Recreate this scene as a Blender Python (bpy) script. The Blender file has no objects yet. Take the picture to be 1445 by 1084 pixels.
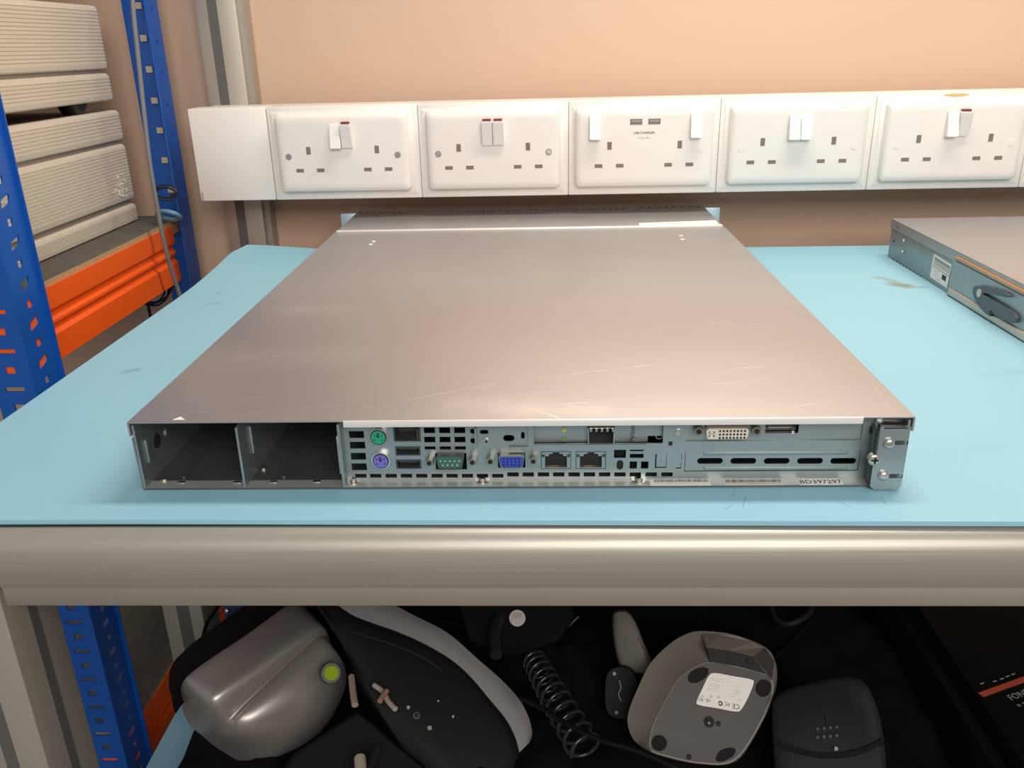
import bpy, bmesh, math, random
from mathutils import Vector, Matrix
random.seed(7)
S = bpy.context.scene
COL = S.collection
# ------------------------------------------------------------ camera
F = 1205.834
CAM = Vector((.234987, -.43296, .23695))
PITCH, YAW, ROLL = .377814, -.0400319, .0237584
fwd = Vector((math.sin(YAW)*math.cos(PITCH), math.cos(YAW)*math.cos(PITCH), -math.sin(PITCH)))
rt0 = Vector((math.cos(YAW), -math.sin(YAW), 0)); dn0 = fwd.cross(rt0)
rt = math.cos(ROLL)*rt0 + math.sin(ROLL)*dn0
dn = -math.sin(ROLL)*rt0 + math.cos(ROLL)*dn0
cd = bpy.data.cameras.new('camera'); cam = bpy.data.objects.new('camera', cd); COL.objects.link(cam)
m = Matrix((rt, -dn, -fwd)).transposed().to_4x4(); m.translation = CAM; cam.matrix_world = m
cd.sensor_width = 36; cd.lens = F*36/1445; cd.sensor_fit = 'HORIZONTAL'; cd.clip_start = .01
S.camera = cam

def ray(px, py):
    return rt*((px-722.5)/F) + dn*((py-542)/F) + fwd
def at(px, py, axis, val):
    d = ray(px, py); t = (val-CAM[axis])/d[axis]; return CAM + d*t
def atp(px, py, P0, n):
    d = ray(px, py); t = (P0-CAM).dot(n)/d.dot(n); return CAM + d*t

# ------------------------------------------------------------ materials
def mat(name, col, metal=0., rough=.5, bump=None, var=None, spec=None, coat=None):
    """bump=(scale xyz, strength), var=(scale xyz, amount, second colour)"""
    M = bpy.data.materials.new(name); M.use_nodes = True
    nt = M.node_tree; N = nt.nodes; L = nt.links; b = N['Principled BSDF']
    b.inputs['Base Color'].default_value = (*col, 1); b.inputs['Metallic'].default_value = metal
    b.inputs['Roughness'].default_value = rough
    if spec is not None: b.inputs['Specular IOR Level'].default_value = spec
    if coat: b.inputs['Coat Weight'].default_value = coat
    tc = N.new('ShaderNodeTexCoord')
    def noise(sc, det=4):
        mp = N.new('ShaderNodeMapping'); mp.inputs['Scale'].default_value = sc
        L.new(tc.outputs['Object'], mp.inputs[0])
        n = N.new('ShaderNodeTexNoise'); n.inputs['Scale'].default_value = 1; n.inputs['Detail'].default_value = det
        L.new(mp.outputs[0], n.inputs['Vector']); return n
    if bump:
        n = noise(bump[0]); bp = N.new('ShaderNodeBump'); bp.inputs['Strength'].default_value = bump[1]
        bp.inputs['Distance'].default_value = .001
        L.new(n.outputs['Fac'], bp.inputs['Height']); L.new(bp.outputs[0], b.inputs['Normal'])
    if var:
        n = noise(var[0]); r = N.new('ShaderNodeValToRGB'); r.color_ramp.elements[0].position = .35; r.color_ramp.elements[1].position = .7
        r.color_ramp.elements[0].color = (*col, 1)
        r.color_ramp.elements[1].color = (*[c*(1-var[1])+d*var[1] for c, d in zip(col, var[2])], 1)
        L.new(n.outputs['Fac'], r.inputs[0]); L.new(r.outputs[0], b.inputs['Base Color'])
    return M

def node_mix(nt, fac, base_sock, col):
    mx = nt.nodes.new('ShaderNodeMix'); mx.data_type = 'RGBA'
    nt.links.new(fac, mx.inputs[0])
    if hasattr(base_sock, 'links'): nt.links.new(base_sock, mx.inputs[6])
    mx.inputs[7].default_value = (*col, 1); return mx.outputs[2]

def math_n(nt, op, a, b=None, c=None, clamp=False):
    n = nt.nodes.new('ShaderNodeMath'); n.operation = op; n.use_clamp = clamp
    for i, v in enumerate((a, b, c)):
        if v is None: continue
        if isinstance(v, (int, float)): n.inputs[i].default_value = v
        else: nt.links.new(v, n.inputs[i])
    return n.outputs[0]

def seg_mask(nt, pos, a, b, w, wob=None):
    """1 near the segment a-b (world points), soft width w"""
    ab = b-a; ln = ab.length; ab = ab/ln
    s = nt.nodes.new('ShaderNodeVectorMath'); s.operation = 'SUBTRACT'; nt.links.new(pos, s.inputs[0]); s.inputs[1].default_value = a
    d = nt.nodes.new('ShaderNodeVectorMath'); d.operation = 'DOT_PRODUCT'; nt.links.new(s.outputs[0], d.inputs[0]); d.inputs[1].default_value = ab
    t = math_n(nt, 'MINIMUM', math_n(nt, 'MAXIMUM', d.outputs['Value'], 0.), ln)
    sc = nt.nodes.new('ShaderNodeVectorMath'); sc.operation = 'SCALE'; sc.inputs[0].default_value = ab; nt.links.new(t, sc.inputs['Scale'])
    q = nt.nodes.new('ShaderNodeVectorMath'); q.operation = 'DISTANCE'; nt.links.new(s.outputs[0], q.inputs[0]); nt.links.new(sc.outputs[0], q.inputs[1])
    return math_n(nt, 'SUBTRACT', 1., math_n(nt, 'DIVIDE', q.outputs['Value'], w), clamp=True)

white = mat('white_plastic', (.80, .77, .72), 0, .38, bump=((900, 900, 900), .02))
cream = mat('cream_switch_plastic', (.82, .80, .76), 0, .3)
open_shade = mat('opening_shade', (.20, .16, .13), 0, .6)  # dark colour painted for the shade inside socket openings
red = mat('red_indicator', (.20, .03, .03), 0, .4)
steel = mat('galvanised_steel', (.345, .395, .40), .8, .42, bump=((500, 500, 500), .03), var=((60, 60, 60), .5, (.41, .455, .455)))
nickel = mat('nickel_standoff', (.38, .35, .29), 1, .33)
shellm_ = mat('connector_shell_metal', (.30, .285, .25), .9, .35)
bareedge = mat('bare_fold_highlight', (.86, .83, .79), .3, .4)  # bare fold, coloured extra pale to carry its highlight
steel_in = mat('shaded_inner_steel', (.20, .22, .22), .8, .42, var=((40, 60, 40), .5, (.15, .17, .17)))  # darker copy of the steel, interior shade put into the colour
bright = mat('bright_steel', (.75, .73, .68), 1., .22)
screwm = mat('screw_metal', (.66, .62, .54), 1., .28)
black = mat('black_plastic', (.012, .012, .012), 0, .45)
hole = mat('dark_recess', (.01, .01, .01), 0, .8)
darkm = mat('dark_grey_metal', (.10, .105, .11), .6, .45)
green = mat('green_port_plastic', (.015, .30, .16), 0, .4)
purple = mat('purple_port_plastic', (.16, .13, .50), 0, .4)
bluep = mat('blue_port_plastic', (.03, .06, .45), 0, .4)
dgreen = mat('serial_green_plastic', (.04, .12, .09), 0, .4)
ivory = mat('ivory_port_plastic', (.62, .58, .47), 0, .45)
gold = mat('gold_contacts', (.75, .5, .15), 1, .3)
copper = mat('copper_edge', (.75, .38, .16), .5, .45)
paper = mat('white_label', (.80, .79, .74), 0, .55)
ink = mat('black_ink', (.02, .02, .02), 0, .6)
lgrey = mat('grey_ink', (.30, .30, .29), 0, .6)
blue = mat('blue_powder_coat', (.004, .085, .40), 0, .38, bump=((700, 700, 700), .12), spec=.5)
orange = mat('orange_powder_coat', (.90, .115, .008), 0, .38, bump=((300, 300, 300), .05))
alu = mat('anodised_profile', (.42, .385, .325), .55, .45, bump=((30, 30, 900), .03))
nose = mat('brushed_front_profile', (.42, .40, .345), .55, .42, bump=((8, 900, 900), .08), var=((4, 500, 500), .4, (.36, .34, .295)))
slotm = mat('profile_slot', (.12, .12, .11), .3, .6)
case_m = mat('ribbed_aluminium', (.78, .70, .57), .3, .45, var=((5, 3, 9), .25, (.68, .61, .50)))
case_gap = mat('case_seam_profile', (.34, .30, .26), .4, .5)
board = mat('shelf_board_top', (.085, .075, .065), 0, .7, var=((90, 90, 90), .6, (.13, .12, .10)))
chip = mat('chipboard_edge', (.55, .36, .18), 0, .8, bump=((900, 900, 900), .5), var=((400, 400, 400), .8, (.30, .18, .08)))
silver = mat('silver_plastic', (.34, .31, .29), .6, .36, bump=((1500, 1500, 1500), .02))
rimsil = mat('silver_rim_plastic', (.52, .51, .50), .6, .33)
softblack = mat('black_fabric', (.0045, .004, .004), 0, .9, bump=((150, 150, 150), .3), spec=.1)
satin = mat('dark_satin_plastic', (.006, .0055, .005), 0, .45, spec=.15)
dockm = mat('grey_dock_plastic', (.27, .245, .21), 0, .5)
dockb = mat('dock_base_plastic', (.068, .061, .057), 0, .55)
rubber = mat('rubber_pad', (.012, .012, .011), 0, .8, spec=.2)
charc = mat('charcoal_plastic', (.018, .0165, .0155), 0, .55, spec=.25)
bubble = mat('yellow_green_vial', (.22, .32, .008), 0, .6, spec=.1)
redprint = mat('red_print', (.42, .07, .04), 0, .5)
pcb = mat('circuit_board', (.015, .06, .03), 0, .5)
greycab = mat('grey_cable', (.17, .17, .175), 0, .5)
wirem = mat('glossy_black_cable', (.015, .013, .012), 0, .16)
handle_m = mat('slate_grey_plastic', (.075, .095, .11), 0, .45)
railcream = mat('zinc_rail', (.58, .54, .47), .6, .4)
tanw = mat('tan_cable', (.32, .24, .18), 0, .5)
concrete = mat('floor_vinyl', (.16, .14, .12), 0, .7, var=((9, 9, 9), .5, (.11, .10, .09)))
ledm = mat('clear_yellow_led', (.45, .45, .12), 0, .3)

# wall
wallm = mat('painted_wall', (.62, .43, .305), 0, .42, bump=((60, 60, 60), .12), var=((7, 7, 7), .25, (.58, .405, .30)))
# lid with scratches
lid_m = mat('server_lid_steel', (.445, .43, .42), .78, .42, bump=((12, 700, 100), .04), var=((3, 9, 1), .45, (.51, .495, .485)))
def P(px, py, z=.0437): return at(px, py, 2, z)
def decorate_lid():
    nt = lid_m.node_tree; N = nt.nodes; b = N['Principled BSDF']; base = b.inputs['Base Color'].links[0].from_socket
    g = N.new('ShaderNodeNewGeometry').outputs['Position']
    n = N.new('ShaderNodeTexNoise'); n.inputs['Scale'].default_value = 60; nt.links.new(g, n.inputs['Vector'])
    brk = math_n(nt, 'MULTIPLY_ADD', n.outputs['Fac'], 3.2, -1.1, clamp=True)
    tot = None
    for (x0, y0, x1, y1, w, k) in [(517, 576, 700, 541, .0006, .7), (700, 541, 966, 509, .0006, .7), (475, 535, 517, 576, .0005, .5),
            (1030, 521, 1090, 516, .0006, .7), (1000, 542, 1110, 533, .0005, .6), (985, 540, 1060, 543, .0005, .4), (480, 570, 300, 590, .0004, .5),
            (260, 565, 370, 560, .0004, .5), (1120, 574, 1180, 564, .0005, .5), (750, 577, 790, 590, .0010, 1), (800, 573, 885, 578, .0006, .7),
            (740, 573, 830, 568, .0006, .6), (998, 455, 1075, 458, .0009, .5), (1230, 540, 1262, 585, .0004, .5), (240, 585, 300, 580, .0006, .5),
            (340, 505, 420, 500, .0016, .4), (690, 556, 770, 552, .0004, .6), (960, 592, 1040, 545, .0003, .3), (500, 525, 900, 535, .0003, .35)]:
        k_ = math_n(nt, 'MULTIPLY', seg_mask(nt, g, P(x0, y0), P(x1, y1), w), k)
        tot = k_ if tot is None else math_n(nt, 'MAXIMUM', tot, k_)
    tot = math_n(nt, 'MULTIPLY', tot, brk, clamp=True)
    o = node_mix(nt, tot, base, (.86, .80, .74))
    # pale scuffed patches
    for (x, y, sx, w) in [(400, 502, .03, .035), (448, 436, .02, .02), (690, 572, .02, .02), (780, 578, .025, .012)]:
        c = P(x, y); mk = seg_mask(nt, g, c-Vector((sx, 0, 0)), c+Vector((sx, 0, 0)), w)
        n2 = N.new('ShaderNodeTexNoise'); n2.inputs['Scale'].default_value = 90; n2.inputs['Detail'].default_value = 6; nt.links.new(g, n2.inputs['Vector'])
        o = node_mix(nt, math_n(nt, 'MULTIPLY', math_n(nt, 'MULTIPLY', mk, n2.outputs['Fac']), .5), o, (.72, .69, .65))
    nt.links.new(o, b.inputs['Base Color'])
decorate_lid()
# mat
matm = mat('light_blue_rubber_mat', (.275, .525, .635), 0, .50, bump=((1200, 1200, 1200), .05), var=((6, 6, 6), .25, (.245, .50, .62)), spec=.45)
def decorate_mat():
    nt = matm.node_tree; N = nt.nodes; b = N['Principled BSDF']; o = b.inputs['Base Color'].links[0].from_socket
    g = N.new('ShaderNodeNewGeometry').outputs['Position']
    n2 = N.new('ShaderNodeTexNoise'); n2.inputs['Scale'].default_value = 70; n2.inputs['Detail'].default_value = 5; nt.links.new(g, n2.inputs['Vector'])
    for (x0, y0, x1, y1, w, k, c) in [(1262, 401, 1278, 403, .012, 1.6, (.22, .16, .05)), (1240, 392, 1262, 397, .008, 1.2, (.24, .24, .14)), (1280, 406, 1305, 405, .006, 1., (.25, .22, .12)),
            (178, 525, 192, 522, .006, 1.1, (.12, .26, .26)), (294, 430, 308, 428, .005, .8, (.14, .28, .3)), (306, 415, 310, 414, .004, .9, (.12, .24, .26)),
            (1390, 530, 1440, 525, .010, .6, (.24, .35, .28)), (1330, 450, 1420, 520, .01, .2, (.22, .40, .40)), (1300, 650, 1400, 625, .02, .25, (.25, .45, .45)),
            (20, 640, 120, 660, .015, .2, (.25, .45, .45))]:
        mk = seg_mask(nt, g, at(x0, y0, 2, 0), at(x1, y1, 2, 0), w)
        f = math_n(nt, 'MULTIPLY', math_n(nt, 'MULTIPLY', mk, n2.outputs['Fac']), k, clamp=True)
        o = node_mix(nt, f, o, c)
    for (x0, y0, x1, y1) in [(1038, 688, 1034, 700), (1180, 705, 1198, 715), (1243, 700, 1250, 712), (1033, 712, 1022, 720), (1052, 700, 1048, 716)]:
        o = node_mix(nt, math_n(nt, 'MULTIPLY', seg_mask(nt, g, at(x0, y0, 2, 0), at(x1, y1, 2, 0), .0005), .6), o, (.07, .2, .25))
    nt.links.new(o, b.inputs['Base Color'])
decorate_mat()

# ------------------------------------------------------------ mesh helpers
def finish(name, bm, m, parent=None, smooth=False, label=None):
    bmesh.ops.recalc_face_normals(bm, faces=bm.faces)
    me = bpy.data.meshes.new(name); bm.to_mesh(me); bm.free()
    return link(name, me, m, parent, smooth, label)
def link(name, me, m, parent=None, smooth=False, label=None):
    o = bpy.data.objects.new(name, me); COL.objects.link(o)
    me.materials.clear(); me.materials.append(m)
    if smooth:
        for p in me.polygons: p.use_smooth = True
        try: me.set_sharp_from_angle(angle=math.radians(38))
        except Exception: pass
    if parent is not None:
        o.parent = parent; o.matrix_parent_inverse = world(parent).inverted()
    if label: o['label'] = label
    return o
def world(o):
    mt = Matrix.LocRotScale(o.location, o.rotation_euler, o.scale)
    if o.parent is not None: return world(o.parent) @ o.matrix_parent_inverse @ mt
    return mt
def thing(name, label, cat, loc=(0, 0, 0), group=None):
    o = bpy.data.objects.new(name, None); COL.objects.link(o); o.location = loc; o.empty_display_size = .02
    return tag(o, label, cat, group)
def tag(o, label, cat, group=None):
    o['label'] = label; o['category'] = cat
    if group: o['group'] = group
    return o
def struct(o): o['kind'] = 'structure'; return o
def box(bm, x0, x1, y0, y1, z0, z1, bev=0, seg=2):
    r = bmesh.ops.create_cube(bm, size=1)
    vs = r['verts']
    for v in vs:
        v.co = Vector((x0 if v.co.x < 0 else x1, y0 if v.co.y < 0 else y1, z0 if v.co.z < 0 else z1))
    if bev:
        es = list({e for v in vs for e in v.link_edges})
        bmesh.ops.bevel(bm, geom=es, offset=bev, segments=seg, affect='EDGES', profile=.5)
def cyl(bm, a, b, r0, r1=None, seg=24):
    a = Vector(a); b = Vector(b); d = b-a; r1 = r0 if r1 is None else r1
    q = d.to_track_quat('Z', 'Y').to_matrix().to_4x4(); q.translation = (a+b)/2
    bmesh.ops.create_cone(bm, cap_ends=True, segments=seg, radius1=r0, radius2=r1, depth=d.length, matrix=q)
def sphere(bm, c, r, sc=(1, 1, 1), seg=20):
    bmesh.ops.create_uvsphere(bm, u_segments=seg, v_segments=seg//2, radius=r, matrix=Matrix.Translation(c) @ Matrix.Diagonal((*sc, 1)))
def prism(bm, pts, vec):
    """closed polygon of 3-D points pushed along vec"""
    vec = Vector(vec); a = [bm.verts.new(p) for p in pts]; b = [bm.verts.new(Vector(p)+vec) for p in pts]
    bm.faces.new(a); bm.faces.new(b[::-1]); n = len(pts)
    for i in range(n): bm.faces.new((a[i], a[(i+1) % n], b[(i+1) % n], b[i]))
def B(name, dims, m, parent=None, bev=0, label=None, smooth=False):
    bm = bmesh.new(); box(bm, *dims, bev=bev); return finish(name, bm, m, parent, smooth or bev > 0, label)
def curve_obj(name, cu, m, parent, mw=None, smooth=False, label=None):
    t = bpy.data.objects.new('tmp', cu); COL.objects.link(t)
    dg = bpy.context.evaluated_depsgraph_get(); me = bpy.data.meshes.new_from_object(t.evaluated_get(dg))
    bpy.data.objects.remove(t); bpy.data.curves.remove(cu)
    if mw is not None: me.transform(mw)
    me.name = name
    return link(name, me, m, parent, smooth, label)
XZ = Matrix(((1, 0, 0, 0), (0, 0, -1, 0), (0, 1, 0, 0), (0, 0, 0, 1)))   # local (x,y)->(x,z), extrude along -y.. faces camera
def holed(name, outer, holes, y, th, m, parent, mw=None, label=None):
    """flat plate in the plane Y=y with holes; outlines are lists of (x,z)"""
    cu = bpy.data.curves.new(name, 'CURVE'); cu.dimensions = '2D'; cu.fill_mode = 'BOTH'; cu.extrude = th/2
    for ring in [outer]+holes:
        s = cu.splines.new('POLY'); s.points.add(len(ring)-1); s.use_cyclic_u = True
        for p, q in zip(s.points, ring): p.co = (q[0], q[1], 0, 1)
    mw = mw if mw is not None else Matrix.Translation((0, y+th/2, 0)) @ XZ
    return curve_obj(name, cu, m, parent, mw, label=label)
def gridplate(name, x0, x1, z0, z1, rects, y, th, m, parent, label=None):
    """plate in the plane Y=y with rectangular holes, built as a grid"""
    xs = sorted({x0, x1} | {round(v, 6) for r in rects for v in r[:2]}); zs = sorted({z0, z1} | {round(v, 6) for r in rects for v in r[2:]})
    bm = bmesh.new(); V = {}
    def vt(i, j, k):
        if (i, j, k) not in V: V[i, j, k] = bm.verts.new((xs[i], y+k*th, zs[j]))
        return V[i, j, k]
    def solid(i, j):
        if not (0 <= i < len(xs)-1 and 0 <= j < len(zs)-1): return False
        cx, cz = (xs[i]+xs[i+1])/2, (zs[j]+zs[j+1])/2
        return not any(r[0] < cx < r[1] and r[2] < cz < r[3] for r in near(cz))
    def near(cz): return [r for r in rects if abs((r[2]+r[3])/2-cz) < .03]
    sol = {(i, j): solid(i, j) for i in range(-1, len(xs)) for j in range(-1, len(zs))}
    for (i, j), f in sol.items():
        if not f: continue
        for k in (0, 1): bm.faces.new([vt(i, j, k), vt(i+1, j, k), vt(i+1, j+1, k), vt(i, j+1, k)])
        for di, dj, e in ((-1, 0, ((0, 0), (0, 1))), (1, 0, ((1, 0), (1, 1))), (0, -1, ((0, 0), (1, 0))), (0, 1, ((0, 1), (1, 1)))):
            if not sol[(i+di, j+dj)]:
                (a, b), (c, d) = e; bm.faces.new([vt(i+a, j+b, 0), vt(i+c, j+d, 0), vt(i+c, j+d, 1), vt(i+a, j+b, 1)])
    return finish(name, bm, m, parent, label=label)
def rect(x0, x1, z0, z1): return [(x0, z0), (x1, z0), (x1, z1), (x0, z1)]
def obround(cx, cz, w, h, n=6):
    r = min(w, h)/2; o = []
    for k in range(4*n):
        a = 2*math.pi*(k+.5)/(4*n); dx = (w/2-r)*(1 if math.cos(a) > 0 else -1); dz = (h/2-r)*(1 if math.sin(a) > 0 else -1)
        o.append((cx+dx+r*math.cos(a), cz+dz+r*math.sin(a)))
    return o
def tube(name, pts, r, m, parent=None, smooth=True, res=6, cyc=False):
    cu = bpy.data.curves.new(name, 'CURVE'); cu.dimensions = '3D'; cu.bevel_depth = r; cu.bevel_resolution = 3; cu.use_fill_caps = True
    s = cu.splines.new('BEZIER'); s.bezier_points.add(len(pts)-1); s.resolution_u = res; s.use_cyclic_u = cyc
    for bp_, p in zip(s.bezier_points, pts):
        bp_.co = p; bp_.handle_left_type = bp_.handle_right_type = 'AUTO'
    return curve_obj(name, cu, m, parent, smooth=smooth)
def text(s, size, mw, m, parent, name='lettering', th=.00008, align='CENTER', sx=1.):
    cu = bpy.data.curves.new(name, 'FONT'); cu.body = s; cu.size = size; cu.extrude = th; cu.align_x = align; cu.align_y = 'CENTER'
    cu.resolution_u = 3
    return curve_obj(name, cu, m, parent, mw @ Matrix.Diagonal((sx, 1, 1, 1)))
def frame(o, ex, ey):
    """matrix with local x->ex, y->ey at o"""
    ex = Vector(ex).normalized(); ey = Vector(ey); ey = (ey-ex*ey.dot(ex)).normalized(); ez = ex.cross(ey)
    m_ = Matrix((ex, ey, ez)).transposed().to_4x4(); m_.translation = o; return m_

# ------------------------------------------------------------ setting
struct(B('wall_back', (-2.2, 2.4, .74, .84, -.85, 1.8), wallm))
struct(B('floor', (-2.2, 2.4, -1.6, .84, -.90, -.85), concrete))

# ------------------------------------------------------------ workbench
wb = thing('workbench', 'long aluminium framed workbench under the light blue mat', 'workbench', (.4, .3, -.85))
B('worktop', (-.146, 1.25, -.031, .612, -.034, -.0035), darkm, wb)
bm = bmesh.new()
prof = [(-.0300, -.0038), (-.0365, -.0040), (-.0405, -.0055), (-.0435, -.0085), (-.0455, -.013), (-.0465, -.020), (-.0465, -.031), (-.0455, -.0350), (-.030, -.0355)]
prism(bm, [Vector((-.146, y, z)) for y, z in prof], (1.40, 0, 0))
finish('front_profile', bm, nose, wb, True, 'rounded brushed front edge profile')
B('front_rail', (-.0685, 1.24, -.041, -.012, -.0505, -.0362), alu, wb, .0006)
def slotted_leg(x0, x1, y0, y1, z0, z1, fslot, sslot=None, m_=alu):
    bm = bmesh.new(); box(bm, x0, x1, y0, y1, z0, z1, .0012); l = finish('leg', bm, m_, wb, True)
    bm = bmesh.new()
    if fslot: box(bm, fslot[0], fslot[1], y0-.0003, y0+.002, z0+.001, z1-.001)
    if sslot: box(bm, x1-.002, x1+.0003, sslot[0], sslot[1], z0+.001, z1-.001)
    finish('slot', bm, slotm, l, label='dark slot running down the profile'); return l
slotted_leg(-.128, -.080, -.030, .018, -.85, -.0362, (-.1065, -.0985), (-.010, -.002))
slotted_leg(1.05, 1.098, -.030, .018, -.85, -.051, (1.07, 1.078))
slotted_leg(1.05, 1.098, .55, .598, -.85, -.034, (1.07, 1.078))
slotted_leg(-.186, -.142, .335, .375, -.85, -.060, (-.170, -.156))
# rear upright that carries the trunking
bm = bmesh.new(); box(bm, -.191, -.140, .705, .739, -.85, .62, .0012); up = finish('rear_upright', bm, alu, wb, True)
bm = bmesh.new(); box(bm, -.1755, -.1635, .7045, .708, -.849, .619); finish('slot', bm, slotm, up)
bm = bmesh.new(); box(bm, -.1405, -.1330, .716, .739, -.849, .62); finish('side_flange', bm, alu, up)
B('lower_shelf', (-.150, 1.05, .03, .60, -.432, -.4065), darkm, wb, .001)
B('support_arm', (-.143, -.11, .33, .704, -.070, -.0345), alu, wb)

# mats
def sheet(name, x0, x1, y0, y1, z, th, zf, m_):
    bm = bmesh.new(); nx, ny = 60, 40; top = []; bot = []
    for j in range(ny+1):
        for i in range(nx+1):
            x = x0+(x1-x0)*(i/nx)**1.5; y = y0+(y1-y0)*(1-(1-j/ny)**1.6)
            dx, dy, dz = zf(x, y)
            top.append(bm.verts.new((x+dx, y+dy, z+dz))); bot.append(bm.verts.new((x+dx, y+dy, z-th+dz)))
    W = nx+1
    for j in range(ny):
        for i in range(nx):
            a = j*W+i; bm.faces.new((top[a], top[a+1], top[a+W+1], top[a+W])); bm.faces.new((bot[a], bot[a+W], bot[a+W+1], bot[a+1]))
    ring = list(range(0, W)) + [j*W+nx for j in range(1, ny+1)] + [ny*W+i for i in range(nx-1, -1, -1)] + [j*W for j in range(ny-1, 0, -1)]
    for k in range(len(ring)):
        a, b = ring[k], ring[(k+1) % len(ring)]; bm.faces.new((top[a], bot[a], bot[b], top[b]))
    return finish(name, bm, m_, None, True)
def curl(x, y):
    k = max(0, (y-.40)/.215)**2*max(0, 1-(x+.144)/.16)
    cx = max(0, 1-(x+.144)/.034)*max(0, (y-.582)/.034)
    return (.012*cx, -.008*cx + (-.010*max(0, (x)/1.0)), .013*k)
mt = sheet('rubber_mat', -.1445, 1.24, -.0325, .616, 0, .0028, curl, matm)
tag(mt, 'large light blue rubber mat covering the top of the workbench', 'mat')
bm = bmesh.new(); box(bm, -.1440, 1.238, -.0335, .600, -.0035, -.0028)
finish('black_backing', bm, black, mt, label='thin black underside layer')
lm = sheet('rubber_mat', -.152, 1.04, .04, .59, -.4035, .0028, lambda x, y: (0, 0, 0), matm)
tag(lm, 'light blue rubber mat on the lower shelf under the bench, mostly covered', 'mat')

# ------------------------------------------------------------ trunking and sockets
TY = .62
tr = thing('cable_trunking', 'long white plastic cable trunking fixed along the wall', 'trunking', (.3, .70, .067))
z0t, z1t = .0665, .1735
edges = [-.092, .0885, .267, .4445, .6235, .803, .985, 1.165]
B('backbox', (-.184, 1.2, TY+.006, .7045, z0t, z1t), white, tr, .003)
B('end_cover', (-.1865, -.0925, TY, .66, z0t-.001, z1t+.001), white, tr, .0018)
B('notch', (-.1845, -.1825, TY-.0004, TY+.001, z0t, z0t+.010), lgrey, tr)
for i in range(7):
    bm = bmesh.new(); box(bm, edges[i]+.00012, edges[i+1]-.00012, TY, .66, z0t-.001, z1t+.001, .0015)
    xa, xb = edges[i]+.0035, edges[i+1]-.0035
    # raised surround with sloping sides
    ro = [(xa, z0t+.003), (xb, z0t+.003), (xb, z1t-.004), (xa, z1t-.004)]
    ri = [(xa+.004, z0t+.007), (xb-.004, z0t+.007), (xb-.004, z1t-.008), (xa+.004, z1t-.008)]
    a = [bm.verts.new((x, TY+.0003, z)) for x, z in ro]; b = [bm.verts.new((x, TY-.0018, z)) for x, z in ri]
    for k in range(4): bm.faces.new((a[k], a[(k+1) % 4], b[(k+1) % 4], b[k]))
    bm.faces.new(b)
    finish('cover_section', bm, white, tr, True)

def faceplate(bm, x0, x1, z0, z1, yf, yb):
    """softly domed plate: loops stepping out from back to front"""
    loops = []
    for (ins, y, rad) in [(0, yb, .005), (.0002, yb-.002, .005), (.0012, yf+.003, .0055), (.0030, yf+.0012, .006), (.0065, yf+.0003, .006), (.011, yf, .006)]:
        L_ = []
        for cx, cz, a0 in [(x1-ins-rad, z1-ins-rad, 0), (x0+ins+rad, z1-ins-rad, 90), (x0+ins+rad, z0+ins+rad, 180), (x1-ins-rad, z0+ins+rad, 270)]:
            for k in range(5):
                a = math.radians(a0+k*22.5); L_.append(bm.verts.new((cx+rad*math.cos(a), y, cz+rad*math.sin(a))))
        loops.append(L_)
    for A_, B_ in zip(loops, loops[1:]):
        n = len(A_)
        for k in range(n): bm.faces.new((A_[k], A_[(k+1) % n], B_[(k+1) % n], B_[k]))
    bm.faces.new(loops[-1]); bm.faces.new(loops[0][::-1])
def rocker(parent, x, z, tilt, w=.0125, h=.0285, yf=.6065, redtop=False):
    """rocker: tilt +1 bottom pressed out (off), -1 top pressed out (on) -> red bar shows"""
    bm = bmesh.new(); t = .0030*tilt; base = yf-.001
    ft, fb = base-.0045+t, base-.0045-t
    pr = [(base+.002, z+h/2), (ft, z+h/2-.0007), (base-.0044, z), (fb, z-h/2+.0007), (base+.002, z-h/2)]
    prism(bm, [Vector((x-w/2, y, zz)) for y, zz in pr], (w, 0, 0))
    bmesh.ops.bevel(bm, geom=bm.edges[:], offset=.0007, segments=2, affect='EDGES')
    r = finish('rocker_switch', bm, cream, parent, True)
    if redtop:
        B('red_indicator', (x-w/2+.0015, x+w/2-.0015, base-.0035, base+.003, z+h/2-.0003, z+h/2+.0022), red, r, label='small red on-indicator')
    return r
SOCK = [('double wall socket nearest the left end, left switch rocked out and one red bar', 'pair', (1, -1), True),
        ('double wall socket second from the left with both red switch bars showing', 'pair', (-1, -1), True),
        ('double wall socket with two small usb charging ports in its middle', 'usb', (1, 1), False),
        ('double wall socket right of the usb one, both switches rocked off', 'pair', (1, 1), False),
        ('double wall socket second from the right edge, stained trunking above it and one red bar', 'pair', (1, -1), False),
        ('double wall socket cut off by the right edge of the photo', 'pair', (1, 1), False)]
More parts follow.
